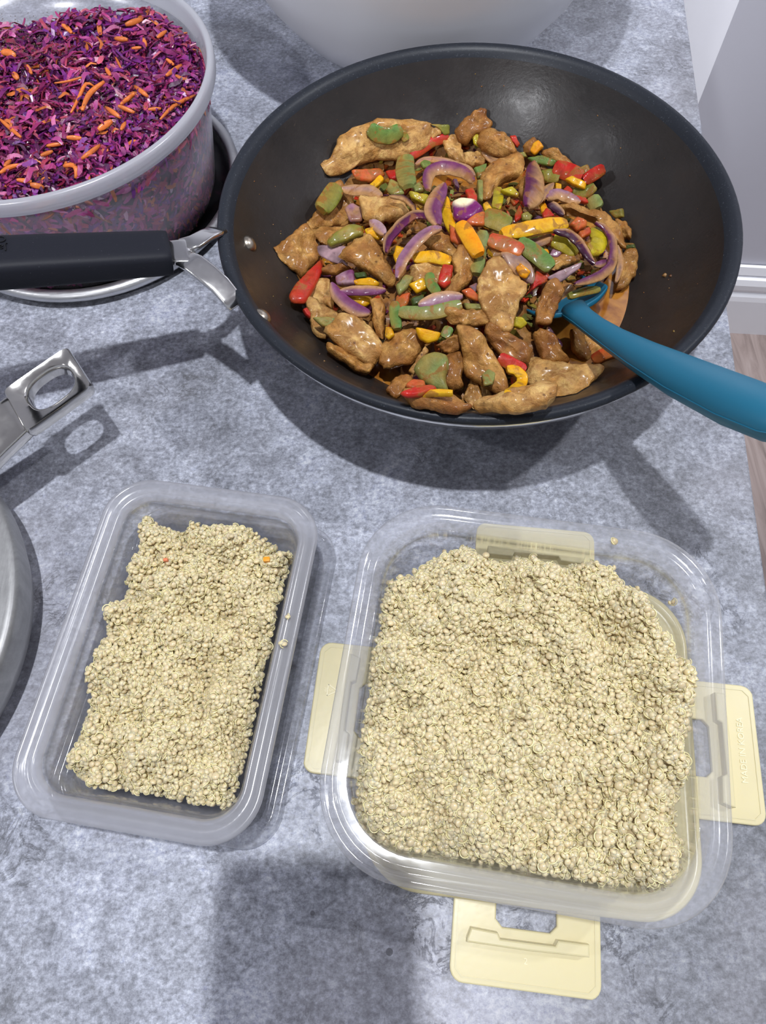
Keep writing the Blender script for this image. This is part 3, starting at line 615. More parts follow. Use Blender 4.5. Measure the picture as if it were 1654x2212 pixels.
peppers = [
 # kind, crop, points, width (strips, crop px), level, thickness mm, colour, label
 ('b', 'C', [(250,290),(300,210),(360,150),(490,20),(495,120),(430,260),(370,350),(270,345)], 0, 2.4, 6, 'red', 'big red pepper wedge at the left edge of the food'),
 ('s', 'E', [(140,660),(290,560),(400,480),(600,420)], 75, 2.2, 4, 'red', 'long red pepper strip below the largest chicken slab'),
 ('b', 'A', [(760,560),(980,550),(1010,600),(900,650),(800,630)], 0, 1.8, 4, 'oran', 'orange-red pepper slab under the right end of the largest chicken slab'),
 ('b', 'A', [(1030,570),(1110,560),(1160,640),(1060,630)], 0, 1.8, 4, 'red', 'red pepper square just left of the pointed green strip'),
 ('b', 'E', [(800,1060),(880,1035),(930,1130),(930,1200),(840,1180)], 0, 2.6, 4, 'red', 'bright red pepper tab between the purple bulb tip and the big onion hoop'),
 ('s', 'B', [(850,510),(950,540),(1070,590)], 85, 2.4, 4, 'red', 'left one of the two crossed red pepper strips at the upper right'),
 ('s', 'B', [(1085,615),(1170,560),(1240,515)], 62, 2.6, 4, 'red', 'right one of the two crossed red pepper strips, tip over the bare pan'),
 ('b', 'B', [(510,270),(550,265),(580,330),(560,355),(520,310)], 0, 2.4, 5, 'red', 'small red pepper lump behind the rounded chicken chunk'),
 ('s', 'B', [(340,1070),(430,1100),(520,1130),(605,1170)], 85, 4.8, 5, 'oran', 'coral red pepper strip crossing the end of the long yellow strip'),
 ('b', 'F', [(780,240),(850,160),(960,200),(950,260),(850,310)], 0, 4.2, 6, 'oran', 'bright orange pepper chunk right of the long yellow strip'),
 ('b', 'F', [(850,320),(980,280),(1000,350),(900,400)], 0, 3.2, 5, 'oran', 'rusty pepper chunk inside the yellow-green curl'),
 ('b', 'F', [(330,960),(400,760),(530,800),(550,870),(420,920),(290,1020)], 0, 1.8, 5, 'red', 'red pepper wedge behind the chicken finger on the spatula'),
 ('b', 'C', [(1450,200),(1490,50),(1570,60),(1545,200),(1500,235)], 0, 3.2, 4, 'red', 'pink-red pepper tab in the middle, left of the curved brown chicken'),
 ('b', 'C', [(1100,400),(1120,300),(1220,280),(1200,370),(1150,410)], 0, 2, 4, 'oran', 'small red-orange pepper flap above the slim green arc'),
 ('b', 'C', [(1150,1090),(1250,1050),(1400,1040),(1430,1070),(1300,1105),(1200,1110)], 0, 2.6, 4, 'red', 'bright red pepper slice in front of the large olive curl'),
 ('b', 'C', [(1190,1040),(1240,990),(1340,1000),(1340,1040),(1250,1060)], 0, 2.8, 4, 'oran', 'orange-red pepper pulp on top of the bright red front slice'),
 ('s', 'D', [(420,760),(520,820),(625,865)], 75, 2.4, 4, 'red', 'pink-red pepper strip behind the yellow curl in front'),
 ('s', 'D', [(1150,790),(1230,745),(1350,710)], 72, .6, 5, 'oran', 'lone red pepper strip lying under the spatula handle'),
 ('b', 'B', [(510,770),(560,750),(580,780),(540,805)], 0, 2.2, 3, 'red', 'tiny red pepper dice left of the grey-mauve onion strip'),
 ('b', 'B', [(545,880),(580,810),(610,850),(590,910),(550,930)], 0, 2.4, 3, 'red', 'red pepper dice above the long yellow strip, left one'),
 ('b', 'B', [(755,880),(790,830),(850,885),(770,910)], 0, 2.6, 3, 'red', 'red pepper dice above the long yellow strip, right one'),
 ('b', 'B', [(480,850),(500,860),(515,920),(480,900)], 0, 2, 3, 'red', 'dark red pepper crumb above the broad green strip'),
 ('b', 'B', [(40,960),(90,1000),(150,1060),(120,1110),(50,1080)], 0, 3, 5, 'oran', 'red pepper chunk under the upper end of the orange-yellow strip'),
 ('b', 'D', [(135,250),(200,225),(265,290),(260,330),(180,300)], 0, 2.8, 4, 'oran', 'orange-red pepper flake left of the large pale chicken slab'),
 ('b', 'F', [(180,720),(230,670),(280,720),(335,760),(290,830),(220,810)], 0, 4.6, 4, 'ory', 'orange crumb sitting on the dark grey onion petal'),
 ('b', 'C', [(355,415),(380,400),(410,440),(405,480),(370,450)], 0, .8, 4, 'red', 'dark red pepper corner under the chicken with the green tab'),
 ('b', 'B', [(160,940),(240,880),(305,860),(300,960),(200,960)], 0, 3.8, 4, 'oran', 'salmon pepper flake right of the purple and white bulb tip'),
 ('b', 'B', [(700,1140),(800,1150),(810,1180),(760,1195)], 0, 2.2, 3, 'ory', 'orange pepper sliver under the bright green strip'),
 ('b', 'B', [(690,330),(730,300),(765,350),(700,410),(670,380)], 0, 3.2, 4, 'ory', 'orange crumb on the reddish chicken nub'),
 ('b', 'B', [(1010,735),(1090,750),(1110,790),(1040,780)], 0, 2.4, 3, 'red', 'red pepper dice right of the salmon onion strip'),
 ('b', 'B', [(920,690),(950,660),(990,700),(960,720)], 0, 2.2, 3, 'red', 'red pepper crumb below the short yellow pepper bar'),
 ('b', 'B', [(1180,980),(1240,1020),(1250,1120),(1200,1110)], 0, 2.2, 4, 'red', 'deep red pepper piece inside the right side of the big onion ring'),
 ('s', 'F', [(10,350),(150,320),(350,280),(550,240),(730,235)], 118, 4.4, 6, 'yel', 'long glossy yellow pepper strip, the brightest piece in the middle'),
 ('s', 'B', [(120,950),(180,1040),(230,1130),(270,1190)], 88, 4.4, 5, 'ory', 'orange-yellow pepper strip slanting down left of the broad green one'),
 ('s', 'P', [(962,430),(962,456),(972,488),(986,510)], 15, 2.6, 4, 'yel', 'slim yellow pepper arc right of the purple onion ribbon'),
 ('b', 'A', [(1220,740),(1370,770),(1340,840),(1240,790)], 0, 2.8, 6, 'ygr', 'lemon-yellow pepper cube left of the purple onion ribbon'),
 ('b', 'A', [(890,690),(980,600),(1010,640),(930,720)], 0, 2.6, 4, 'yel', 'yellow pepper tab below the orange-red slab'),
 ('s', 'F', [(1050,290),(1110,400),(1080,500),(980,530)], 120, 3.4, 5, 'ygr', 'yellow-green pepper curl left of the big onion ring'),
 ('b', 'C', [(700,300),(900,310),(930,340),(850,385),(750,350)], 0, 1.6, 4, 'yel', 'yellow pepper slab under the purple hoop, lower one'),
 ('b', 'C', [(760,180),(900,150),(970,190),(960,220),(800,215)], 0, 2, 4, 'yel', 'yellow pepper slab above the purple hoop, upper one'),
 ('s', 'A', [(1250,1275),(1400,1255),(1560,1300)], 70, 2.8, 4, 'yel', 'slim yellow strip above the broad pale chicken in the middle'),
 ('b', 'A', [(1090,1250),(1110,1180),(1180,1200),(1170,1280),(1110,1310)], 0, 2, 4, 'yel', 'small yellow pepper block left of the lilac ribbon'),
 ('b', 'C', [(1220,210),(1330,160),(1370,230),(1280,275)], 0, 3, 5, 'yel', 'yellow pepper block above the small dark pea-green knob'),
 ('b', 'C', [(1275,560),(1300,640),(1360,680),(1440,660),(1460,600),(1330,570)], 0, 2.8, 6, 'yel', 'cupped yellow pepper piece above the large olive curl'),
 ('b', 'B', [(940,610),(990,585),(1100,630),(1080,680),(1000,650)], 0, 2.8, 5, 'yel', 'short yellow pepper bar under the crossed red strips'),
 ('s', 'D', [(480,860),(550,860),(605,910),(600,970),(540,1015),(490,1040)], 62, 3, 4, 'yel', 'yellow pepper curl right of the tall front chicken slab'),
 ('b', 'D', [(540,450),(600,460),(635,500),(590,540),(530,520)], 0, 2, 5, 'ygr', 'mustard pepper chunk left below the spatula blade'),
 ('s', 'C', [(1300,1110),(1420,1085),(1570,1085)], 42, 3, 4, 'yel', 'thin yellow strip beside the bright red front slice'),
 ('b', 'E', [(1010,1230),(1060,1200),(1120,1290),(1100,1330),(1030,1310)], 0, 2.8, 4, 'yel', 'small yellow pepper drop right of the bulb tip'),
 ('s', 'E', [(1190,1040),(1190,1150),(1160,1290)], 85, 2.6, 4, 'ygr', 'mustard pepper strip below the slanted chicken slice'),
 ('b', 'C', [(1030,560),(1080,560),(1095,620),(1050,650),(1020,620)], 0, 2.2, 4, 'yel', 'yellow scrap right of the narrow upright chicken finger'),
 ('b', 'A', [(860,1040),(940,1020),(1000,1100),(960,1125),(880,1080)], 0, 2.2, 4, 'yel', 'yellow pepper cube beneath the pale lilac onion flap'),
 ('s', 'D', [(620,1162),(760,1145)], 28, 1.6, 3, 'yel', 'thin yellow sliver nearest the rim on the right'),
 ('b', 'B', [(860,640),(905,650),(900,700),(860,690)], 0, 2, 4, 'yel', 'little yellow pepper block right of the upright onion wedge'),
 ('s', 'B', [(745,770),(770,820),(770,870)], 36, 2.2, 3, 'ory', 'short amber sliver above the right red dice'),
 ('s', 'F', [(190,440),(300,500),(430,600),(570,730)], 140, 3.6, 5, 'grn', 'bright green pepper strip slanting under the long yellow strip'),
 ('s', 'F', [(590,390),(700,440),(870,530)], 145, 3.4, 5, 'ygr', 'lime pepper strip under the dark purple onion arc'),
 ('s', 'A', [(890,210),(960,270),(1060,280),(1150,225)], 82, 4.6, 5, 'grn', 'green pepper curl lying on the largest chicken slab'),
 ('s', 'A', [(1140,240),(1170,270),(1195,315)], 44, 4.2, 4, 'olv', 'olive tail beside the green curl on the largest chicken slab'),
 ('s', 'A', [(1190,440),(1180,560),(1210,690)], 104, 3.2, 4, 'lgr', 'pointed green pepper strip standing upright at the upper left'),
 ('s', 'A', [(630,690),(570,790),(500,880)], 105, 3.0, 6, 'olv', 'mossy green pepper strip on the left slope'),
 ('b', 'A', [(560,1130),(640,1060),(740,1010),(820,1020),(830,1090),(700,1140),(590,1175)], 0, 3.2, 7, 'olv', 'lumpy olive pepper chunk above the grey-lilac onion petal'),
 ('b', 'A', [(1040,720),(1070,650),(1150,680),(1170,740),(1090,760)], 0, 2.6, 5, 'lgr', 'green pepper chunk left of the lemon-yellow cube'),
 ('b', 'A', [(1250,700),(1300,670),(1340,720),(1270,740)], 0, 2.8, 4, 'lgr', 'green pepper crumb above the lemon-yellow cube'),
 ('s', 'B', [(300,890),(400,920),(505,970)], 110, 3.2, 4, 'olv', 'broad green pepper strip left above the long yellow strip'),
 ('s', 'B', [(300,1010),(270,1160),(245,1340)], 78, 2.8, 4, 'lgr', 'long green pepper strip running down right of the orange-yellow one'),
 ('b', 'B', [(650,440),(760,420),(860,460),(830,500),(700,480)], 0, 2.8, 5, 'grn', 'dark green knobbly pepper piece above the upright onion wedge'),
 ('b', 'B', [(1030,520),(1110,490),(1140,540),(1090,570)], 0, 2, 5, 'lgr', 'green pepper square between the crossed red strips'),
 ('b', 'B', [(230,520),(320,490),(310,570),(260,600)], 0, 2.6, 4, 'grn', 'green pepper tab below the small chicken cube'),
 ('b', 'B', [(440,690),(520,665),(570,720),(560,750),(490,720)], 0, 3.4, 4, 'ygr', 'yellow-green flap at the foot of the slanted chicken slice'),
 ('b', 'F', [(1230,90),(1370,60),(1380,150),(1290,170)], 0, 1.4, 5, 'olv', 'olive pepper square at the upper right edge against the pan'),
 ('b', 'F', [(1380,440),(1500,450),(1510,500),(1400,520)], 0, .6, 4, 'dgr', 'dark green pepper scrap above the rightmost chicken'),
 ('b', 'C', [(1270,900),(1340,800),(1430,770),(1520,790),(1530,880),(1500,970),(1530,1060),(1430,1050),(1320,980)], 0, 3.4, 8, 'lgr', 'large smooth olive pepper curl near the front rim'),
 ('s', 'C', [(1135,430),(1300,440),(1450,430),(1640,370)], 84, 3.2, 4, 'lgr', 'long olive pepper strip under the pale lilac onion slice, centre'),
 ('b', 'C', [(1110,220),(1180,140),(1250,150),(1210,230),(1140,290)], 0, 3, 5, 'lgr', 'green pepper cube at the foot of the lilac onion ribbon'),
 ('s', 'C', [(1100,350),(1100,450),(1120,570)], 66, 2.6, 4, 'grn', 'slim green arc beside the narrow chicken finger'),
 ('s', 'C', [(1380,120),(1390,200),(1450,280)], 62, 3.6, 3, 'grn', 'little green crescent left of the pink-red tab'),
 ('b', 'C', [(440,480),(540,475),(620,490),(620,550),(520,550)], 0, 3.4, 4, 'lgr', 'flat green tab stuck on the lower left chicken'),
 ('s', 'C', [(1545,550),(1500,640)], 62, 2.6, 3, 'grn', 'dark green pod shape right of the cupped yellow piece'),
 ('b', 'D', [(290,900),(340,860),(390,890),(370,970),(310,980)], 0, 4.6, 3, 'lgr', 'round green scrap on the tall front chicken slab'),
 ('b', 'C', [(770,120),(860,110),(870,150),(800,165)], 0, 1.6, 5, 'dgr', 'dark green bead right of the small onion cube'),
 ('b', 'C', [(1230,330),(1330,300),(1340,370),(1250,385)], 0, 2.4, 6, 'dgr', 'small dark pea-green knob left of the pale lilac slice'),
 ('s', 'B', [(750,580),(820,575),(895,590)], 66, 2.2, 5, 'olv', 'olive pepper strip right of the upright onion wedge'),
 ('s', 'B', [(1000,700),(1100,710),(1170,650)], 55, 1.8, 4, 'olv', 'olive pepper sliver below the short yellow bar'),
 ('s', 'B', [(1140,740),(1190,830)], 75, 1.8, 4, 'lgr', 'ribbed pale green bit at the right edge below the crossed strips'),
 ('s', 'D', [(960,290),(1090,250),(1200,235)], 44, 2.6, 3, 'olv', 'olive strip lying along the top edge of the spatula blade'),
 ('b', 'D', [(150,350),(280,360),(300,400),(180,400)], 0, 2.2, 5, 'lgr', 'green pepper curl left of the large pale slab'),
 ('b', 'E', [(880,380),(960,400),(960,540),(900,500)], 0, 2.8, 4, 'ygr', 'lime pepper tab between the topmost and the rounded chicken chunks'),
 ('b', 'E', [(390,270),(600,275),(605,380),(550,400),(480,310)], 0, 2.4, 4, 'olv', 'olive pepper flap at the far edge above the long red strip'),
 ('b', 'E', [(940,950),(1000,960),(1000,1180),(950,1150)], 0, 2.2, 4, 'lgr', 'pale green bar left of the slanted chicken slice'),
 ('b', 'B', [(540,410),(620,390),(640,430),(570,440)], 0, 2.8, 4, 'olv', 'olive crumb right of the rounded chicken chunk'),
 ('b', 'A', [(1310,500),(1340,475),(1390,490),(1390,540),(1330,540)], 0, 4.2, 3, 'grn', 'green dot of pepper on the tan onion slice'),
 ('b', 'B', [(600,880),(640,860),(680,890),(660,930),(610,920)], 0, 3, 4, 'olv', 'round olive pepper bead above the middle of the yellow strip'),
]
for kd, c, pts, wd, lev, T, k, lab in peppers:
    cc = PC[k]; nm = {'red': 'red_pepper_piece', 'oran': 'red_pepper_piece', 'yel': 'yellow_pepper_piece', 'ygr': 'yellow_pepper_piece', 'ory': 'yellow_pepper_piece'}.get(k, 'green_pepper_piece')
    if kd == 'b': o = blob(nm, M_PEP, cv(c, pts), lev, T*.001, [colvar(x, .08) for x in cc], rough=.0005, fib=.0001, jag=.0004, tilt=rng.uniform(-.2, .2, 3), N=34, dome=8, grow=1.14)
    else: o = strip(nm, M_PEP, cv(c, pts), wd/CROP[c][2], lev, T*.001*.72, [colvar(x, .08) for x in cc], kind='round', taper=.22)
    tag(o, lab, 'pepper', G_PP)
PUR = (.095, .013, .060); PUR2 = (.155, .036, .105); LIL = (.27, .13, .185); TAN = (.44, .23, .095); GRY = (.17, .105, .115); DPU = (.040, .008, .022); PLL = (.38, .24, .26); WHT = (.82, .70, .45)
onions = [
 ('s', 'E', [(360,1060),(340,960),(370,840),(470,790),(640,790),(800,850),(900,960)], 130, 3.6, 2.6, (PUR2, TAN), 'large purple onion hoop with tan inside at the upper middle', 'crescent', -.3),
 ('s', 'A', [(1500,680),(1440,780),(1400,880),(1450,1010)], 118, 4.6, 2.6, (PUR2, PUR), 'glossy purple onion ribbon hanging in front of the large hoop', 'crescent', .1),
 ('s', 'A', [(1030,1230),(1040,1120),(1150,990),(1260,910),(1370,920),(1430,1000)], 84, 4.2, 2.4, (DPU, PUR), 'dark purple onion arc left of the glossy ribbon', 'crescent', .3),
 ('s', 'A', [(1120,1440),(1160,1290),(1260,1150),(1390,1040),(1480,1030)], 86, 4.6, 2.4, (LIL, PUR2), 'lilac onion ribbon sweeping down through the centre left', 'crescent', 0),
 ('s', 'A', [(670,710),(780,720),(880,720),(990,770)], 100, 3.4, 2.4, (PLL, TAN), 'pale lilac onion flap with a silvery edge at the left', 'crescent', .2),
 ('s', 'A', [(1060,770),(1160,775),(1240,840),(1270,900)], 40, 4.2, 2.4, (DPU, TAN), 'thin dark onion arc over the short square chicken chunk', 'crescent', .2),
 ('s', 'B', [(690,480),(700,580),(700,700),(640,820)], 130, 4.2, 2.6, (TAN, PUR), 'upright purple onion wedge with tan left side', 'crescent', .2),
 ('s', 'B', [(840,640),(740,740),(620,850)], 70, 3.4, 2.4, (GRY, TAN), 'grey-mauve onion strip crossing below the upright wedge', 'crescent', 0),
 ('s', 'F', [(590,310),(760,330),(880,430),(960,560),(1050,680)], 96, 5.2, 2.6, (PUR, DPU), 'dark purple onion arc over the lime strip', 'crescent', .2),
 ('s', 'F', [(1040,690),(1120,680),(1210,640)], 66, 3.2, 2.4, (PUR2, LIL), 'mauve onion end inside the big ring', 'crescent', 0),
 ('s', 'F', [(1060,210),(1170,270),(1250,380),(1270,540),(1240,700),(1130,800),(980,860),(830,900)], 92, 4.6, 2.8, (TAN, PUR), 'biggest onion ring, purple outside, curving round the right side', 'crescent', .2),
 ('s', 'F', [(1310,480),(1345,650),(1320,800),(1290,880)], 60, 2.4, 2.4, (TAN, GRY), 'second onion ring just outside the biggest one', 'crescent', .1),
 ('b', 'F', [(540,820),(700,740),(900,660),(880,720),(720,840),(640,890)], 0, 3.4, 3, (GRY, PLL), 'silvery grey onion slice above the chicken finger', '', 0),
 ('b', 'F', [(20,560),(200,560),(330,680),(380,800),(350,890),(230,830),(100,720)], 0, 4, 3, (GRY, TAN), 'dark grey onion petal carrying an orange crumb', '', 0),
 ('b', 'F', [(150,430),(400,400),(560,340),(540,440),(400,490),(250,450)], 0, 2.4, 3, (GRY, TAN), 'grey-brown onion slice right under the long yellow strip', '', 0),
 ('b', 'F', [(540,590),(600,500),(690,540),(640,600)], 0, 2.4, 3, (GRY, LIL), 'small grey onion tip above the chicken sliver', '', 0),
 ('s', 'C', [(590,200),(620,280),(700,360),(800,420),(900,440)], 96, 3.4, 2.6, (PUR2, LIL), 'purple onion hoop at the lower left, front half', 'crescent', 0),
 ('s', 'C', [(650,265),(800,255),(1030,255)], 72, 3.4, 2.4, (LIL, PUR2), 'mauve onion hoop at the lower left, straight back half', 'crescent', 0),
 ('b', 'C', [(630,150),(700,110),(760,100),(770,200),(640,210)], 0, 2.2, 5, (PLL, PUR2), 'small lilac onion cube above the lower left hoop', '', 0),
 ('s', 'C', [(1290,375),(1450,320),(1650,300)], 96, 3.6, 2.6, (PLL, LIL), 'pale lilac onion slice lying on the long olive strip', 'crescent', 0),
 ('b', 'E', [(660,1230),(760,1190),(900,1200),(1000,1290),(950,1370),(880,1420),(760,1433),(680,1400)], 0, 3.6, 9, ((.17, .02, .12), (.15, .02, .10)), 'violet and cream onion bulb tip in the centre', '', 0),
 ('b', 'A', [(480,1180),(640,1170),(710,1190),(650,1260),(720,1330),(560,1280),(500,1250)], 0, 2.2, 3, (GRY, PLL), 'grey-lilac onion petal left of the long torn chicken', '', 0),
 ('s', 'A', [(900,970),(960,1010),(1020,1080)], 76, 2.8, 2.4, (PLL, LIL), 'pale lilac onion flap right of the lumpy olive chunk', 'crescent', 0),
 ('b', 'A', [(700,870),(760,830),(830,880),(830,960),(740,970)], 0, 1.6, 4, (TAN, LIL), 'brown-glazed onion chunk left of the short square chicken', '', 0),
 ('s', 'E', [(200,760),(290,690),(450,690),(650,740),(850,800),(910,900)], 80, 2.8, 2.4, (LIL, TAN), 'tan onion slice just behind the large purple hoop', 'crescent', 0),
 ('s', 'D', [(800,530),(840,620),(910,680)], 52, 1.6, 2.4, (DPU, PUR), 'dark onion sliver in the shade under the spatula blade', 'crescent', 0),
 ('s', 'B', [(790,760),(860,710),(1050,780)], 80, 3.2, 2.4, (LIL, TAN), 'salmon-lilac onion strip along the long curved chicken strip', 'crescent', 0),
 ('s', 'B', [(290,390),(380,465),(475,455)], 42, 2.6, 2.4, (DPU, TAN), 'thin onion arc under the rounded chicken chunk', 'crescent', 0),
 ('s', 'B', [(785,770),(860,820),(925,885)], 60, 2.4, 2.4, (GRY, DPU), 'slate-grey onion sliver right of the amber sliver', 'crescent', 0),
 ('b', 'B', [(685,915),(720,890),(760,905),(740,925)], 0, 3.4, 3, (PUR, DPU), 'tiny purple onion nub above the long yellow strip', '', 0),
 ('b', 'D', [(190,215),(250,190),(265,240),(230,270)], 0, 2.2, 3, (LIL, GRY), 'small lilac onion flake left of the large pale chicken slab', '', 0),
]
for kd, c, pts, wd, lev, T, cc, lab, kk, rl in onions:
    if kd == 'b': o = blob('red_onion_slice', M_ONION, cv(c, pts), lev, T*.001, cc, rough=.0004, fib=.0002, jag=.0003, tilt=rng.uniform(-.2, .2, 3), N=34, dome=8, grow=1.14)
    else: o = strip('red_onion_slice', M_ONION, cv(c, pts), wd/CROP[c][2], lev, T*.001*.62, cc, kind='crescent', taper=.62, roll=rl, wide=1.12, edge_side=rng.choice([-1, 1]))
    if 'bulb tip' in lab:
        ca = o.data.color_attributes['Col']; ps = np.array([v.co for v in o.data.vertices]); ref = un(996, 466, .06); 
        d_ = [(np.array(pj) if False else 0) for pj in ()]
        dist = np.linalg.norm(ps[:, :2]-ref[:2], axis=1); k = np.argsort(dist)
        tt = np.clip((dist-.0062)/.0025, 0, 1)
        for i, q in enumerate(tt): ca.data[i].color = tuple(np.array(WHT)*(1-q)+np.array((.17, .018, .125))*q)+(1,)
    tag(o, lab, 'onion', G_ON)

# small chopped bits between the big pieces (nobody could count them)
vs, fs, cs = [], [], []
BITC = [(.42, .03, .012), (.40, .05, .015), (.60, .30, .01), (.15, .17, .03), (.20, .20, .05), (.42, .21, .06), (.35, .15, .04), (.45, .25, .09), (.50, .30, .12), (.14, .03, .08), (.45, .10, .02), (.28, .21, .03), (.40, .20, .06), (.36, .17, .05)]
while len(vs) < 900*10:
    x, y = rng.uniform(FB[:, 0].min(), FB[:, 0].max()), rng.uniform(FB[:, 1].min(), FB[:, 1].max())
    if not inpoly(x, y, FB) or edgedist(x, y, FB) < .003: continue
    z = max(wzz(x, y)+.002, mound(x, y)-.0045+.006*fbm((x*85, y*85, 0), 4)+.0022*fbm((x*300, y*300, 3), 2)+rng.uniform(.0005, .0045))
    b = len(vs); A_ = rng.uniform(0, 6.28); sx, sy, sz = rng.uniform(.0018, .0050), rng.uniform(.0012, .0026), rng.uniform(.0008, .0018); tl = rng.normal(0, .45, 2); c_ = np.array(BITC[rng.integers(len(BITC))])*rng.uniform(.6, 1.1)
    for k in range(10):
        q = (1 if k < 5 else -1); a = 2*math.pi*(k % 5)/5+rng.uniform(-.3, .3); u_, v_ = sx*math.cos(a), sy*math.sin(a)
        if q < 0: u_ *= .9; v_ *= .9
        X = u_*math.cos(A_)-v_*math.sin(A_); Y = u_*math.sin(A_)+v_*math.cos(A_); vs.append((x+X, y+Y, z+q*sz*.5+tl[0]*X+tl[1]*Y)); cs.append(c_)
    fs += [(b, b+1, b+2, b+3, b+4), (b+9, b+8, b+7, b+6, b+5)]+[(b+k, b+5+k, b+5+(k+1) % 5, b+(k+1) % 5) for k in range(5)]
tag(obj('chopped_bits', vs, fs, M_PEP, smooth=False, cols=cs), 'scattered small chopped bits of pepper, onion and chicken between the large pieces', 'scraps', kind='stuff')

# ---------------------------------------------------------------- spatula
spat = thing('spatula', 'teal silicone spatula with its blade dug into the stir-fry, handle over the rim', 'spatula')
n0 = un(1238, 668, .056); rimp = un(1436, 795, .0985); end = np.array([.165, .137, .140])
hv = end-n0; hv /= np.linalg.norm(hv)
sd_ = np.cross(hv, [0, 0, 1]); sd_ /= np.linalg.norm(sd_); su = np.cross(sd_, hv)
L_ = np.linalg.norm(end-n0)
mid = rimp
def spos(t):   # quadratic through neck, rim crossing, end
    tm = .60; c_ = (mid-(1-tm)**2*n0-tm**2*end)/(2*tm*(1-tm)); return (1-t)**2*n0+2*t*(1-t)*c_+t*t*end
secs = [(spos(t), sd_*a, su*b, e) for t, a, b, e in [(0, .0080, .0048, .8), (.10, .0066, .0052, .9), (.22, .0064, .0056, .95), (.35, .0072, .0062, .95), (.5, .0092, .0072, .9), (.68, .0118, .0086, .9), (.85, .0132, .0094, .9), (.95, .0120, .0086, .9), (.99, .0085, .006, .9), (1.0, .004, .003, 1)]]
barloft(secs, M_TEAL, 'handle', spat)
for sg in (1, -1):   # mould seam along each side of the handle
    pts = [secs[i][0]+secs[i][1]*sg*1.0 for i in range(len(secs)-1)]
    barloft([(p, sd_*.00035, su*.0003, 1) for p in pts], M_TEAL, 'mould_seam', spat)
# blade: cupped plate, shoulders flare out of the neck, sides turned up
fwd = -(hv*1.0); fwd[2] = -.30; fwd /= np.linalg.norm(fwd)
bl = un(1190, 690, .048)
pR = un(1312, 622, .052); pL = un(1150, 678, .050); wdir = pR-pL; bw = np.linalg.norm(wdir)/2+.001; wdir /= np.linalg.norm(wdir)
bc = (pR+pL)/2; fdir = np.cross([0, 0, 1], wdir); fdir = fdir/np.linalg.norm(fdir)
if np.dot(fdir, fwd) < 0: fdir = -fdir
fdir = fdir+np.array([0, 0, -.62]); fdir /= np.linalg.norm(fdir); bn = np.cross(wdir, fdir); bn = bn if bn[2] > 0 else -bn
NU, NV = 17, 21; top = []; 
for i in range(NV):
    t = i/(NV-1); s = -.016+.062*t
    hw_ = .0075+(bw-.0075)*min(1, max(0, (s+.016)/.016))**.55 if s < 0 else bw*(1-.10*(s/.046)**2)
    for j in range(NU):
        q = -1+2*j/(NU-1); cx = n0*0+bc
        sh = np.clip((-s)/.016, 0, 1)
        org = bc*(1-sh)+(n0+hv*.002)*sh if s < 0 else bc
        up_ = .0065*abs(q)**4*(1-sh)+.0012*sh
        p = org+(fdir*s if s > 0 else fdir*0)+wdir*q*hw_+bn*(up_-.004*(1-sh))
        top.append(p)
th = .0030; v = [tuple(p) for p in top]+[tuple(p-bn*th) for p in top]; n_ = NU*NV; f = []
for i in range(NV-1):
    for j in range(NU-1):
        a = i*NU+j; f.append((a, a+1, a+NU+1, a+NU)); f.append((n_+a, n_+a+NU, n_+a+NU+1, n_+a+1))
bd = [j for j in range(NU)]+[i*NU+NU-1 for i in range(1, NV)]+[(NV-1)*NU+j for j in range(NU-2, -1, -1)]+[i*NU for i in range(NV-2, 0, -1)]
for a, b in zip(bd, bd[1:]+bd[:1]): f.append((a, n_+a, n_+b, b))
bo = obj('blade', v, f, M_TEAL, spat); bo.modifiers.new('Subsurf', 'SUBSURF').levels = 1; bo.modifiers[-1].render_levels = 1
def smear(px, py, r_, z, nm='food_smear'):
    P = un(px, py, z); vs, fs = lathe([(0, .0012), (r_*.5, .001), (r_*.85, .0005), (r_, -.0006)], 16)
    vs = [(x*(1+.5*fbm((x*900, y*900, px), 2))+P[0], y*(.7+.5*fbm((x*900+9, y*900, px), 2))+P[1], z_+P[2]+.0004*fbm((x*1500, y*1500, 2), 2)) for x, y, z_ in vs]
    o = obj(nm, vs, fs, M_SCRAP, spat, cols=[(.20, .12, .06)]*len(vs)); return o

# crumbs stuck on the bare wall of the pan
vs, fs, cs = [], [], []
for x, y, r_ in [(1436, 595, .0019), (1449, 596, .0012), (1455, 716, .0011), (1483, 733, .0007), (1040, 187, .0008), (1088, 186, .0007), (1390, 632, .0006), (717, 162, .0006), (620, 600, .0006), (640, 575, .0007), (606, 505, .0005), (740, 205, .0004), (905, 170, .0004), (590, 640, .0005), (560, 420, .0005), (700, 780, .0007), (690, 765, .0006), (1340, 320, .0007), (1360, 380, .0008), (1290, 250, .0006)]+[(rng.uniform(520, 1560), rng.uniform(110, 800), rng.uniform(.0002, .0005)) for _ in range(240)]:
    P = wokhit(x, y, .0001)
    if np.hypot(P[0]-WC[0], P[1]-WC[1]) > .138: continue
    b = len(vs); q = rng.uniform(.7, 1.5, 3); c_ = [(.30, .20, .05), (.25, .10, .03), (.40, .22, .08), (.16, .07, .03)][rng.integers(4)]
    vs += [P+np.array(v_)*r_*q for v_ in ((1, 0, 0), (0, 1, 0), (-1, 0, 0), (0, -1, 0), (0, 0, .8))]; cs += [c_]*5; fs += [(b, b+1, b+4), (b+1, b+2, b+4), (b+2, b+3, b+4), (b+3, b, b+4), (b+3, b+2, b+1, b)]
tag(obj('stuck_crumbs', vs, fs, M_SCRAP, cols=cs), 'tiny food crumbs stuck all over the bare wall of the wok', 'scraps', kind='stuff')

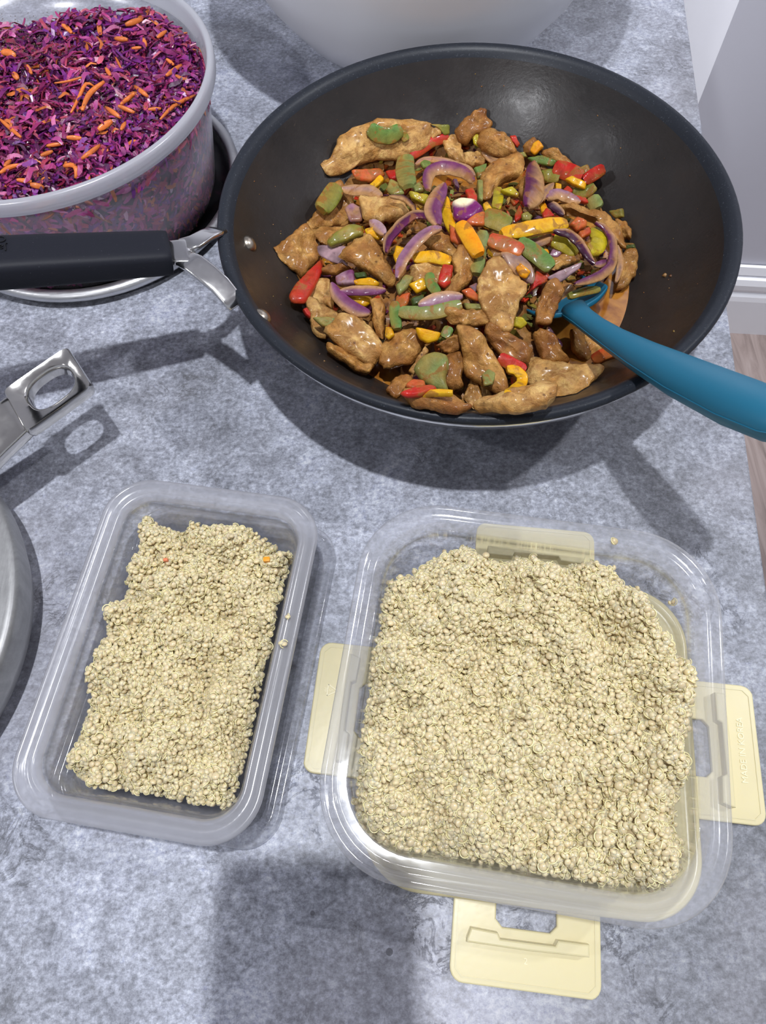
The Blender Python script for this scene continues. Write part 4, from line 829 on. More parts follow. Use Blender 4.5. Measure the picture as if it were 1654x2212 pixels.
# ---------------------------------------------------------------- slaw container on its round tray
TC = np.array([-.205, .4627]); SCn = np.array([-.2106, .461]); SH, SR = .095, .119
tr_ = thing('cake_tin_base', 'round dark tray with a rolled silver rim under the slaw tub', 'tray', (TC[0], TC[1], 0))
obj('dish', *lathe([(0, .0015), (.094, .0015), (.102, .003), (.1045, .0085), (.1060, .0085), (.1035, .0012), (.094, 0), (0, 0)], 96), M_BLACK, tr_)
obj('rolled_rim', *lathe([(.1045, .0080), (.1052, .0108), (.1075, .0122), (.1105, .0120), (.1125, .0102), (.1130, .0078), (.1118, .0055), (.1090, .0048), (.1060, .0058), (.1045, .0080)], 96), M_STEELB, tr_)
tub = thing('storage_tub', 'round translucent plastic tub full of red cabbage slaw', 'tub', (SCn[0], SCn[1], .002))
H_ = SH-.002
def tr(z): return float(np.interp(z, [0, .004, .012, .05, .090], [.094, .0985, .1005, .1075, .1140]))
zsamp = [.000, .003, .008, .02, .04, .06, .082]
side_out = [(tr(z), z) for z in zsamp]; side_in = [(tr(z)-.0013, max(z, .0014)) for z in reversed(zsamp)]
obj('wall', *lathe([(0, 0), (.09, 0)]+side_out+side_in+[(.085, .0014), (0, .0014)], 128), M_SLAWBOX, tub)
obj('rim', *lathe([(tr(.082), .082), (.1172, .0825), (.1186, .0838), (.1190, .0860), (.1190, .0905), (.1184, .0925), (.1170, .0932), (.1152, .0930), (.1142, .0918), (.1138, .0890), (.1128, .0850), (tr(.082)-.0013, .082)], 128), M_SLAWRIM, tub)
# slaw surface
def slaw(x, y):
    dx, dy = x-SCn[0], y-SCn[1]; r_ = math.hypot(dx, dy)
    h = .089+.012*math.exp(-((dx+.02)**2+(dy-.01)**2)/.0035)+.008*fbm((x*38, y*38, 1), 3)
    # pulled away from the back wall of the tub
    back = (dy*1.0-.015*math.sin(dx*30)-.052); h -= max(0, back)*2.0
    edge = max(0, r_-.100); h -= edge*1.1
    return h+.002
def tubhit(px, py, off=0):
    d = ray(px, py); k = .3
    while k < 1.0:
        P = CP+d*k
        if math.hypot(P[0]-SCn[0], P[1]-SCn[1]) < .113 and P[2] <= slaw(P[0], P[1])+off: return P
        k += .0008
    return un(px, py, .09)
vs, fs = lathe([(0, 0)]+[(r_, 0) for r_ in np.linspace(.004, .110, 34)], 120); vv = []; cs = []
for x, y, z in vs:
    X, Y = x+SCn[0], y+SCn[1]; vv.append((X, Y, max(.01, slaw(X, Y)-.003)+.003*fbm((X*260, Y*260, 4), 3))); q = min(1, max(0, .4+1.6*fbm((X*300, Y*300, 7), 2))); cs.append(np.array((.05, .006, .05))*(1-q)+np.array((.16, .02, .14))*q)
nb = len(vv); N_ = 120; zz = list(np.linspace(.078, .006, 14)); last = list(range(nb-N_, nb))
for z in zz:
    b0 = len(vv)
    for k in range(N_):
        a = 2*math.pi*k/N_; R_ = tr(z-.002)-.0042+.0016*fbm((math.cos(a)*30, math.sin(a)*30, z*260), 3)
        X, Y = SCn[0]+R_*math.cos(a), SCn[1]+R_*math.sin(a); zk = min(z, vv[last[k]][2]); vv.append((X, Y, zk)); q = min(1, max(0, .45+1.5*fbm((X*200, Y*200, z*200), 2))); cs.append(np.array((.05, .012, .06))*(1-q)+np.array((.17, .05, .17))*q)
    cur = list(range(b0, b0+N_))
    for k in range(N_): fs.append((last[k], cur[k], cur[(k+1) % N_], last[(k+1) % N_]))
    last = cur
fs.append(tuple(reversed(last)))
# shreds of cabbage (nobody could count them): one mesh
def shred(P, d, n, L, W, T, c0, c1, bend, out_v, out_f, out_c, seg=4):
    s = np.cross(n, d); s /= np.linalg.norm(s)+1e-9; b = len(out_v)
    for i in range(seg+1):
        u_ = i/seg-.5; c = P+d*L*u_+n*(bend*(1-4*u_*u_))*L+s*L*bend*.8*math.sin(u_*5); ww = W*(1-.55*abs(2*u_)**2)*.5
        for q in (-1, 1): out_v.append(c+s*ww*q+n*T*.5*rng.uniform(.6, 1.3)); out_c.append(c0*(1-(i/seg))+c1*(i/seg))
        out_v.append(c-n*T*.5); out_c.append(c0)
    for i in range(seg):
        a = b+3*i; e = a+3
        out_f += [(a, a+1, e+1, e), (a+1, a+2, e+2, e+1), (a+2, a, e, e+2)]
    out_f += [(b, b+2, b+1), (b+3*seg, b+3*seg+1, b+3*seg+2)]
pal = [np.array(c) for c in [(a_, b_, c_*.78) for a_, b_, c_ in [(.20, .015, .11), (.30, .03, .17), (.36, .05, .26), (.13, .012, .12), (.07, .01, .07), (.48, .13, .34), (.17, .02, .24), (.11, .02, .20), (.33, .04, .10), (.25, .02, .08), (.55, .27, .45), (.42, .07, .15), (.50, .13, .04)]]]
wts = np.array([16, 15, 12, 14, 10, 5, 9, 8, 8, 9, 2, 6., 5.5]); wts /= wts.sum()
cid = [list(c) for c in cs]
for _ in range(6800):
    r_ = .112*math.sqrt(rng.random()); a = rng.uniform(0, 2*math.pi); x, y = SCn[0]+r_*math.cos(a), SCn[1]+r_*math.sin(a)
    if x < -.33 or y > .60: continue
    if r_ > .107: x, y = SCn[0]+(x-SCn[0])*.955, SCn[1]+(y-SCn[1])*.955
    z = slaw(x, y)-.002+rng.uniform(-.003, .0035); th = rng.uniform(0, 2*math.pi)
    d = np.array([math.cos(th), math.sin(th), rng.normal(0, .35)]); d /= np.linalg.norm(d); n = np.array([rng.normal(0, .5), rng.normal(0, .5), 1]); n -= d*np.dot(n, d); n /= np.linalg.norm(n)
    c0 = pal[rng.choice(len(pal), p=wts)]; c1 = c0*rng.uniform(.6, 1.6)
    if x > -.16 and rng.random() < .5: c0 = pal[rng.choice([6, 7, 3, 2])]
    L = rng.uniform(.004, .014)*(.6 if r_ > .1 else 1)
    shred(np.array([x, y, z]), d, n, L, rng.uniform(.0012, .0036), rng.uniform(.0006, .0014), c0, np.clip(c1, 0, 1), rng.uniform(-.14, .22), vv, fs, cid)
for _ in range(2600):
    a = rng.uniform(-math.pi, .35); z = rng.uniform(.008, .086); R_ = tr(z-.002)-.0026
    x, y = SCn[0]+R_*math.cos(a), SCn[1]+R_*math.sin(a); n = np.array([math.cos(a), math.sin(a), 0]); tn = np.array([-math.sin(a), math.cos(a), 0]); th = rng.uniform(0, 6.28)
    d = tn*math.cos(th)+np.array([0, 0, 1])*math.sin(th); c0 = pal[rng.choice(len(pal), p=wts)]
    shred(np.array([x, y, min(z, slaw(x, y)-.004)]), d, n, rng.uniform(.005, .012), rng.uniform(.0014, .0034), .0006, np.clip(c0*1.9+.02, 0, 1), np.clip(c0*rng.uniform(1.2, 3), 0, 1), .04, vv, fs, cid)
so = obj('red_cabbage_slaw', vv, fs, M_CAB, cols=cid, smooth=False)
tag(so, 'heap of finely shredded red cabbage slaw filling the round tub', 'slaw', kind='stuff')
CAR = ((.60, .155, .030), (.44, .085, .018))
carrots = [([(1040,250),(1100,205)], 22, 'carrot shred sticking up highest at the upper right of the slaw'), ([(1100,500),(1200,430)], 26, 'thick carrot stick near the right rim, pointing up right'),
 ([(1060,790),(1150,690),(1290,630)], 22, 'long curved carrot shred reaching the right rim'), ([(545,730),(580,620),(690,540)], 30, 'long peppered carrot arc in the middle of the slaw'),
 ([(470,745),(540,620),(565,510),(620,570)], 20, 'hooked carrot shred left of the long peppered arc'), ([(360,550),(450,540),(560,505)], 12, 'thin carrot thread left of the hooked shred'),
 ([(760,255),(845,262)], 26, 'short flat carrot tab at the upper middle'), ([(830,165),(940,128)], 30, 'pointed carrot flake at the very top of the heap'),
 ([(410,165),(440,180),(475,218)], 26, 'bent carrot piece at the top left of the heap'), ([(10,350),(60,345),(105,375)], 50, 'broad orange carrot chunk at the left edge, upper'),
 ([(85,480),(120,525)], 34, 'carrot cube below the broad left chunk'), ([(0,790),(70,850),(140,910)], 24, 'carrot strip slanting down at the left edge, middle'),
 ([(0,1145),(60,1105),(130,1090)], 26, 'carrot strip at the left edge, lower'), ([(270,1030),(350,1000)], 24, 'short carrot stick lower left of centre'),
 ([(310,965),(420,950)], 22, 'carrot stick just above the short lower left one'), ([(440,910),(540,915)], 28, 'peppered carrot bar below the centre'),
 ([(540,1050),(600,1010),(660,960)], 28, 'brownish carrot strip rising right in the lower middle'), ([(420,1100),(490,1080),(515,1120),(500,1180)], 30, 'carrot curl close to the front rim'),
 ([(200,1220),(290,1240)], 34, 'carrot tuft touching the front rim'), ([(890,570),(980,640)], 26, 'pinkish carrot shred right of the peppered arc'),
 ([(800,690),(890,620)], 26, 'carrot shred rising right, beside the pinkish one'), ([(700,710),(800,780)], 28, 'carrot shred slanting down below the peppered arc'),
 ([(780,700),(890,745)], 26, 'wet carrot shred crossing the slanting one'), ([(980,725),(1065,718)], 22, 'flat carrot shred left of the long curved one'),
 ([(700,450),(730,500)], 24, 'small carrot tab above the peppered arc'), ([(765,380),(800,450)], 14, 'thin carrot sliver in the upper middle'),
 ([(950,255),(965,312)], 24, 'short upright carrot piece near the top right'), ([(870,320),(935,314)], 16, 'slim carrot bit below the upright one'),
 ([(1100,390),(1150,430)], 22, 'carrot bit just above the thick stick'), ([(650,860),(740,800)], 40, 'bright carrot tuft low in the middle'),
 ([(110,1190),(210,1200)], 26, 'carrot shred near the front rim, left'), ([(30,1100),(70,1060)], 24, 'stubby carrot piece above the lower left strip'),
 ([(180,430),(210,490)], 22, 'dull carrot shred in the upper left'), ([(800,860),(830,810)], 24, 'carrot chip right of the bright tuft')]
def slawfn(x, y): return slaw(x, y)
def carrot(pts, wd, lab, hitf, side=False):
    P2 = resample(cv('S', pts), 8, False); P = np.array([hitf(x, y) for x, y in P2]); P = smoothpath(P, 3)
    W = min(wd, 38)*.95/3.063/FPX*np.linalg.norm(P[0]-CP); T3 = np.gradient(P, axis=0); T3 /= np.linalg.norm(T3, axis=1)[:, None]
    cdir = CP-P.mean(0); cdir /= np.linalg.norm(cdir); vs = []; c0, c1 = colvar(CAR[0], .15), colvar(CAR[1], .15); cl = []
    for i in range(8):
        tp = 1-.45*abs(2*i/7-1)**2; s = np.cross(T3[i], cdir); s /= np.linalg.norm(s); n = np.cross(s, T3[i])
        for k in range(8):
            a = 2*math.pi*k/8; vs.append(P[i]+s*W*.5*tp*math.cos(a)+n*min(W*.3, .0007)*math.sin(a)); cl.append(c0 if math.sin(a) > 0 else c1)
    fs = [(i*8+k, i*8+(k+1) % 8, (i+1)*8+(k+1) % 8, (i+1)*8+k) for i in range(7) for k in range(8)]+[tuple(range(7, -1, -1)), tuple(range(56, 64))]
    o = obj('carrot_shred', vs, fs, M_CARROT, cols=cl); tag(o, lab, 'carrot', 'carrot shreds in the slaw')
for pts, wd, lab in carrots: carrot(pts, wd, lab, lambda x, y: tubhit(x, y, .0035))
def wallhit(px, py):
    d = ray(px, py); k = .3
    while k < 1.0:
        P = CP+d*k; 
        if P[2] < .085 and math.hypot(P[0]-SCn[0], P[1]-SCn[1]) < tr(P[2]-.002)-.0022: return P
        k += .0005
    return un(px, py, .05)
for pts, wd, lab in [([(110,1425),(230,1370),(375,1325)], 34, 'long pale carrot stick pressed to the tub wall, front left'), ([(500,1370),(620,1410),(745,1475)], 34, 'long carrot stick pressed to the tub wall, front middle'),
  ([(430,1350),(460,1450),(500,1545)], 30, 'upright carrot shred behind the tub wall above the grip'), ([(560,1330),(625,1365)], 26, 'short carrot shred behind the tub wall, middle'),
  ([(270,1450),(360,1390)], 44, 'broad dim carrot flake behind the tub wall, left of the upright one'), ([(1215,870),(1300,895)], 18, 'small carrot shred behind the tub wall at the right, under the rim'),
  ([(0,1480),(60,1530),(110,1570)], 30, 'dim carrot shred behind the tub wall, far left'), ([(1015,1090),(1040,1110)], 30, 'red-orange carrot dot behind the tub wall at the right')]:
    carrot(pts, wd, lab, wallhit)
# ground pepper on the slaw
vs, fs = [], []
for cx, cy, sp, n in [(250, 300, 210, 620), (700, 600, 190, 520), (80, 650, 130, 300), (60, 300, 100, 260), (950, 800, 130, 200), (250, 1080, 160, 220), (700, 750, 150, 260)]:
    for _ in range(n):
        x, y = rng.normal(cx, sp)/3.063, rng.normal(cy, sp*.6)/3.063
        if x < -10 or y < 25: continue
        P = tubhit(x, y, .0022); r_ = rng.uniform(.00022, .0005); b = len(vs)
        vs += [P+np.array(q)*r_ for q in ((1, 0, 0), (-.5, .8, 0), (-.5, -.8, 0), (0, 0, 1.1))]; fs += [(b, b+1, b+3), (b+1, b+2, b+3), (b+2, b, b+3), (b, b+2, b+1)]
tag(obj('ground_pepper', vs, fs, M_SPICE, smooth=False), 'brown ground pepper dusted over the cabbage slaw', 'seasoning', kind='stuff')

# ---------------------------------------------------------------- white mixing bowl behind the wok
BC = (.056, .645)
bowl = thing('mixing_bowl', 'large plain white mixing bowl standing behind the wok', 'bowl', (*BC, 0))
bo_ = [(0, 0), (.060, 0), (.0655, .0008), (.085, .008), (.108, .024), (.130, .052), (.148, .085), (.160, .115), (.167, .140), (.172, .141), (.173, .1435), (.171, .1455), (.165, .145), (.1625, .141), (.157, .115), (.1445, .086), (.1265, .054), (.105, .028), (.08, .012), (.05, .0045), (0, .004)]
obj('bowl_body', *lathe(bo_, 128), M_WHITE, bowl)

# ---------------------------------------------------------------- steel saucepan with lid at the left edge
PC_ = np.array([-.312, .1165]); PR = .1225
pan = thing('frying_pan', 'grey brushed steel pan at the left edge, with a cast handle with a hole', 'pan', (PC_[0], PC_[1], 0))
def pansurf():
    m_ = mat('worn_aluminium', (.40, .40, .41), .42, .55); t = NT(m_); c = t.coord()
    mp = t.n('ShaderNodeMapping'); mp.inputs['Scale'].default_value = (60, 6, 1); mp.inputs['Rotation'].default_value = (0, 0, -.2); t.l(c, mp.inputs[0])
    a = t.noise(12, 5, .7, mp.outputs[0]); b = t.noise(60, 5, .7, c)
    t.set('Base Color', t.mix(.5, t.ramp(a, [(.3, g(.26)), (.7, g(.46))]), t.ramp(b, [(.3, g(.25)), (.7, g(.50))])))
    t.set('Normal', t.bump(a, .12, .0005)); return m_
obj('pan_body', *lathe([(0, 0), (PR-.016, 0), (PR-.006, .006), (PR-.001, .020), (PR, .034), (PR-.0006, .0372), (PR-.002, .0382), (PR-.004, .0384), (0, .0384)], 128), pansurf(), pan)
# cast handle
def PP(px, py, z): p = un(px, py, z); return np.array([p[0]-PC_[0], p[1]-PC_[1], z])
hc = [PP(142, 748, .067), PP(198, 832, .061), PP(58, 932, .060), PP(6, 842, .066)]   # top face corners: far left, tip right, lower right, inner left
A_, B_, C_, D_ = hc
def qd(u_, v_): return (A_*(1-u_)+D_*u_)*(1-v_)+(B_*(1-u_)+C_*u_)*v_      # u from tip to root, v across
nh = np.cross(D_-A_, B_-A_); nh /= np.linalg.norm(nh); nh = nh if nh[2] > 0 else -nh
NS = 48; loops = []
def rrsq(u0, v0, ru, rv, e):
    out = []
    for k in range(NS):
        a = 2*math.pi*k/NS; ca, sa = math.cos(a), math.sin(a); out.append((u0+ru*(abs(ca)**e)*np.sign(ca), v0+rv*(abs(sa)**e)*np.sign(sa)))
    return out
def ring(u0, v0, ru, rv, e, dz): return [tuple(qd(a, b)+nh*dz) for a, b in rrsq(u0, v0, ru, rv, e)]
loops = [ring(.50, .5, .50, .49, .16, -.0105), ring(.50, .5, .52, .52, .16, -.006), ring(.50, .5, .515, .515, .14, -.0015), ring(.5, .5, .495, .49, .14, 0), ring(.46, .5, .36, .36, .72, -.0010), ring(.46, .5, .335, .325, .78, -.0022), ring(.46, .5, .32, .305, .8, -.0045), ring(.46, .5, .31, .295, .8, -.0095), ring(.46, .5, .33, .33, .7, -.0108)]
v, f = loft(loops, False, False); n9 = len(loops)
f += [((n9-1)*NS+k, (n9-1)*NS+(k+1) % NS, (k+1) % NS, k) for k in range(NS)]
ho = obj('handle_eye', v, f, M_CAST, pan); sharp(ho, 40)
root = (C_+D_)/2; tipc = (A_+B_)/2; dh = root-tipc; dh /= np.linalg.norm(dh); sh_ = np.cross(dh, nh); sh_ /= np.linalg.norm(sh_)
dpan = np.array([0, 0, .036])-root; dpan[2] = 0; dpan /= np.linalg.norm(dpan)
hl = [(root-dh*.0045-nh*.0065, .0112), (root+dh*.004-nh*.0085, .0119), (root+dh*.018-nh*.0115, .0124), (root+dh*.034-nh*.0165, .0130), (root+dh*.054-nh*.0250, .0138)]
barloft([(c, sh_*w_, nh*.0058, .3) for c, w_ in hl], M_CAST, 'handle_arm', pan)

# ---------------------------------------------------------------- left box of quinoa
BA = -.2079; LBc = np.array([-.1027, .0943]); 
def local(c, ang, x, y): return (c[0]+math.cos(ang)*x-math.sin(ang)*y, c[1]+math.sin(ang)*x+math.cos(ang)*y)
lz = .0045
lbx = thing('food_box', 'rectangular milky plastic food box holding the smaller heap of quinoa', 'food box', (LBc[0], LBc[1], lz), BA)
wv, wl_, wr_ = .1141, .1673, .0235; h0 = .050-lz
wallp = [(.0200, .0), (.0175, .0008), (.0155, .004), (.0120, h0-.014), (.0098, h0-.0060)]
rimp_o = [(.0098, h0-.0060), (.0030, h0-.0058), (.0006, h0-.0050), (0, h0-.0030), (.0004, h0-.0008), (.0016, h0), (.0028, h0-.0006), (.0036, h0-.0026), (.0066, h0-.0028), (.0074, h0-.0012), (.0084, h0-.0008), (.0094, h0-.0022), (.0104, h0-.0062)]
walli = [(.0104, h0-.0062), (.0128, h0-.014), (.0164, .0048), (.0185, .0020), (.0210, .0014)]
def tubebox(name_parent, wv, wl_, wr_, lo, ri, li, m_w, m_r, n=12):
    obj('box_wall', *rrloft(wv, wl_, wr_, lo+li, n), m_w, name_parent)
    v, f = loft([[(x, y, z) for x, y in rr(wv-2*i, wl_-2*i, max(wr_-i*.75, .006), n)] for i, z in ri], False, False)
    obj('rim', v, f, m_r, name_parent)
tubebox(lbx, wv, wl_, wr_, wallp, rimp_o, walli, M_MILK, M_MILK_RIM)
# clear lid lying under it
lidc = un(372, 1447, .004)[:2] ; lidc = np.array([LBc[0]+.0025, LBc[1]+.0010])
lid = thing('box_lid', 'clear plastic lid lying flat beneath the milky food box', 'lid', (lidc[0], lidc[1], 0), BA-.012)
lw_, ll_ = .1165, .1695
obj('lid_panel', *rrloft(lw_, ll_, .018, [(.0005, .0), (0, .0006), (0, .0085), (.0008, .0095), (.0018, .0090), (.0022, .0075), (.0050, .0072), (.0062, .0085), (.0076, .0080), (.0090, .0040), (.0120, .0035), (.030, .0035)], 12), M_CLEAR_RIM, lid)

# ---------------------------------------------------------------- right box of quinoa and its yellow clip lid
RBc = np.array([.0602, .0602]); RA = -.2082; rz0 = .0075; rw, rl, rrad = .1706, .1706, .0388; h1 = .060-rz0
rbx = thing('food_box', 'square clear plastic food box holding the larger heap of quinoa', 'food box', (RBc[0], RBc[1], rz0), RA)
wallo = [(.0215, 0), (.0190, .0010), (.0165, .005), (.0125, h1-.018), (.0105, h1-.0075)]
rimo = [(.0105, h1-.0075), (.0040, h1-.0072), (.0010, h1-.0066), (0, h1-.0050), (0, h1-.0022), (.0008, h1-.0006), (.0022, h1), (.0036, h1-.0006), (.0044, h1-.0020), (.0052, h1-.0026), (.0062, h1-.0016), (.0076, h1-.0012), (.0088, h1-.0022), (.0098, h1-.0050), (.0112, h1-.0078)]
walln = [(.0112, h1-.0078), (.0134, h1-.018), (.0174, .0056), (.0200, .0022), (.0225, .0016)]
tubebox(rbx, rw, rl, rrad, wallo, rimo, walln, M_CLEAR, M_CLEAR_RIM)
YA = RA+.042; YC = np.array(local(RBc, RA, .0100, -.0070))
ylid = thing('clip_lid', 'pale yellow clip lid with four flaps lying under the square clear box', 'lid', (YC[0], YC[1], 0), YA)
hb_ = .0800
obj('lid_panel', *rrloft(2*hb_, 2*hb_, .030, [(.0008, 0), (0, .0008), (0, .0062), (.001, .0072), (.003, .0074), (.0045, .0058), (.0085, .0055), (.0095, .0068), (.040, .0068)], 12), M_YEL, ylid)
fw_, fo = .0335, .1130
FT = .0034
for k, (nm, ang) in enumerate((('bottom', -90), ('right', 0), ('top', 90), ('left', 180))):
    R_ = Matrix.Rotation(math.radians(ang+90), 4, 'Z')     # local: flap points to -y
    def rp(x0, x1, y0, y1, r_): return [(x+(x0+x1)/2, y+(y0+y1)/2) for x, y in rr(x1-x0, y1-y0, r_, 5)]
    o_in, o_out = -.0775, -fo
    # frame of the flap around its slot
    hw2, s0, s1 = .0138, -.0805, -.0893
    outp = [(-fw_, o_in), (-fw_, o_out+.006)]+[(-fw_+.006-.006*math.cos(a), o_out+.006-.006*math.sin(a)) for a in np.linspace(0, math.pi/2, 6)[1:]]+[(fw_-.006+.006*math.sin(a), o_out+.006-.006*math.cos(a)) for a in np.linspace(0, math.pi/2, 6)[1:]]+[(fw_, o_in)]
    slot = [(hw2, o_in), (hw2, s1+.003), (hw2-.003, s1), (-hw2+.003, s1), (-hw2, s1+.003), (-hw2, o_in)]
    poly = outp+slot
    fp = obj('flap', *xf(prism(poly, .0006, FT, .0007), R_), M_YEL, ylid, False)
    # raised border line
    b0 = [(-fw_+.0022, o_in-.003), (-fw_+.0022, o_out+.0055), (-fw_+.0055, o_out+.0022), (fw_-.0055, o_out+.0022), (fw_-.0022, o_out+.0055), (fw_-.0022, o_in-.003)]
    b1 = [(-fw_+.0028, o_in-.003), (-fw_+.0028, o_out+.0057), (-fw_+.0057, o_out+.0028), (fw_-.0057, o_out+.0028), (fw_-.0028, o_out+.0057), (fw_-.0028, o_in-.003)]
    obj('edge_bead', *xf(prism(b0+b1[::-1], FT-.0002, FT+.0003), R_), M_YEL, fp, False)
    # lock rib with a dropped middle
    rib = [(-.0270, -.0948), (-.0255, -.0905), (-.0135, -.0912), (-.0122, -.0935), (.0120, -.0935), (.0132, -.0912), (.0270, -.0912), (.0270, -.0962), (.0, -.0968), (-.0270, -.0965)]
    obj('lock_rib', *xf(prism(rib, FT-.0005, FT+.0062, .0008), R_), M_YEL, fp, False)
    if nm == 'right':
        tx = xf(text_mesh('MADE IN KOREA', .0042, .00022), R_ @ Matrix.Translation((.001, -.1045, FT+.0002)) @ Matrix.Rotation(math.pi, 4, 'Z') @ Matrix.Rotation(math.pi, 4, 'Z'))
        obj('lettering', *tx, M_YEL2, fp, False)['label'] = 'raised words MADE IN KOREA'
    if nm == 'left':
        tri = []
        for a, b in ((0, 1), (1, 2), (2, 0)):
            pt = [np.array((math.cos(math.radians(90+120*i)), math.sin(math.radians(90+120*i)))) for i in range(3)]
            p, q = pt[a]*.0034, pt[b]*.0034; d = (q-p)/np.linalg.norm(q-p); n = np.array((-d[1], d[0]))*.0003
            tri.append(prism([tuple(p+n), tuple(p-n), tuple(q-n), tuple(q+n)], 0, .0004))
        tri.append(text_mesh('5', .0030, .0002)); pp = text_mesh('PP', .0024, .0002); tri.append(xf(pp, Matrix.Translation((0, -.0030, 0))))
        obj('recycling_mark', *xf(merge(tri), R_ @ Matrix.Translation((-.008, -.1040, FT+.0001)) @ Matrix.Rotation(0, 4, 'Z')), M_YEL2, fp, False)['label'] = 'raised recycling triangle with a 5'
    if nm == 'bottom':
        obj('mould_number', *xf(text_mesh('2', .0036, .0002), R_ @ Matrix.Translation((.0, -.1015, FT+.0002))), M_YEL2, fp, False)['label'] = 'small raised 2'

# ---------------------------------------------------------------- quinoa
def grainmat(name, col, sss, rough, ring=False):
    m_ = mat(name, col, rough); t = NT(m_); oi = t.n('ShaderNodeObjectInfo')
    c = t.ramp(oi.outputs['Random'], [(0, tuple(x*.88 for x in col)), (.25, col), (.75, tuple(min(1, x*1.10) for x in col)), (1, (min(1, col[0]*1.08), col[1]*1.10, min(1, col[2]*1.15)))])
    t.set('Base Color', c); t.b.inputs['Subsurface Weight'].default_value = sss; t.b.inputs['Subsurface Radius'].default_value = (.0016, .0012, .0006); t.b.inputs['Subsurface Scale'].default_value = 1
    t.b.inputs['Coat Weight'].default_value = .45; t.b.inputs['Coat Roughness'].default_value = .15
    return m_
M_GRAIN = grainmat('quinoa_grain', (.69, .585, .37), .9, .34); M_GERM = grainmat('quinoa_germ', (.88, .79, .42), .1, .4)
M_QBED = mat('quinoa_bed', (.55, .44, .26), .6)
def quinoa_nodes(R0):
    ng = bpy.data.node_groups.new('grains', 'GeometryNodeTree')
    ng.interface.new_socket('Geometry', in_out='INPUT', socket_type='NodeSocketGeometry'); ng.interface.new_socket('Geometry', in_out='OUTPUT', socket_type='NodeSocketGeometry')
    N = ng.nodes.new; L = ng.links.new; gi, go = N('NodeGroupInput'), N('NodeGroupOutput')
    def attr(nm, ty='FLOAT'):
        a = N('GeometryNodeInputNamedAttribute'); a.data_type = ty; a.inputs['Name'].default_value = nm; return a.outputs[0]
    us = N('GeometryNodeMeshUVSphere'); us.inputs['Segments'].default_value = 12; us.inputs['Rings'].default_value = 8; us.inputs['Radius'].default_value = R0
    tf = N('GeometryNodeTransform'); tf.inputs['Scale'].default_value = (1, 1, .66); L(us.outputs['Mesh'], tf.inputs[0])
    ss = N('GeometryNodeSetShadeSmooth'); L(tf.outputs[0], ss.inputs[0]); sm = N('GeometryNodeSetMaterial'); sm.inputs['Material'].default_value = M_GRAIN; L(ss.outputs[0], sm.inputs[0])
    arc = N('GeometryNodeCurveArc'); arc.mode = 'RADIUS'; arc.inputs['Resolution'].default_value = 12; arc.inputs['Radius'].default_value = R0*1.16; arc.inputs['Sweep Angle'].default_value = math.radians(235)
    cc = N('GeometryNodeCurvePrimitiveCircle'); cc.inputs['Resolution'].default_value = 5; cc.inputs['Radius'].default_value = R0*.15
    cm = N('GeometryNodeCurveToMesh'); L(arc.outputs['Curve'], cm.inputs['Curve']); L(cc.outputs['Curve'], cm.inputs['Profile Curve'])
    cs_ = N('GeometryNodeSetShadeSmooth'); L(cm.outputs[0], cs_.inputs[0]); s2 = N('GeometryNodeSetMaterial'); s2.inputs['Material'].default_value = M_GERM; L(cs_.outputs[0], s2.inputs[0])
    def inst(geo, selname, rot):
        ip = N('GeometryNodeInstanceOnPoints'); L(gi.outputs[0], ip.inputs['Points']); L(geo, ip.inputs['Instance'])
        L(attr(selname, 'BOOLEAN'), ip.inputs['Selection']); L(attr(rot, 'FLOAT_VECTOR'), ip.inputs['Rotation']); L(attr('scl'), ip.inputs['Scale']); return ip.outputs[0]
    j = N('GeometryNodeJoinGeometry'); L(inst(s2.outputs[0], 'germ', 'rot2'), j.inputs[0]); L(inst(sm.outputs[0], 'grain', 'rot'), j.inputs[0]); L(gi.outputs[0], j.inputs[0]); L(j.outputs[0], go.inputs[0])
    return ng
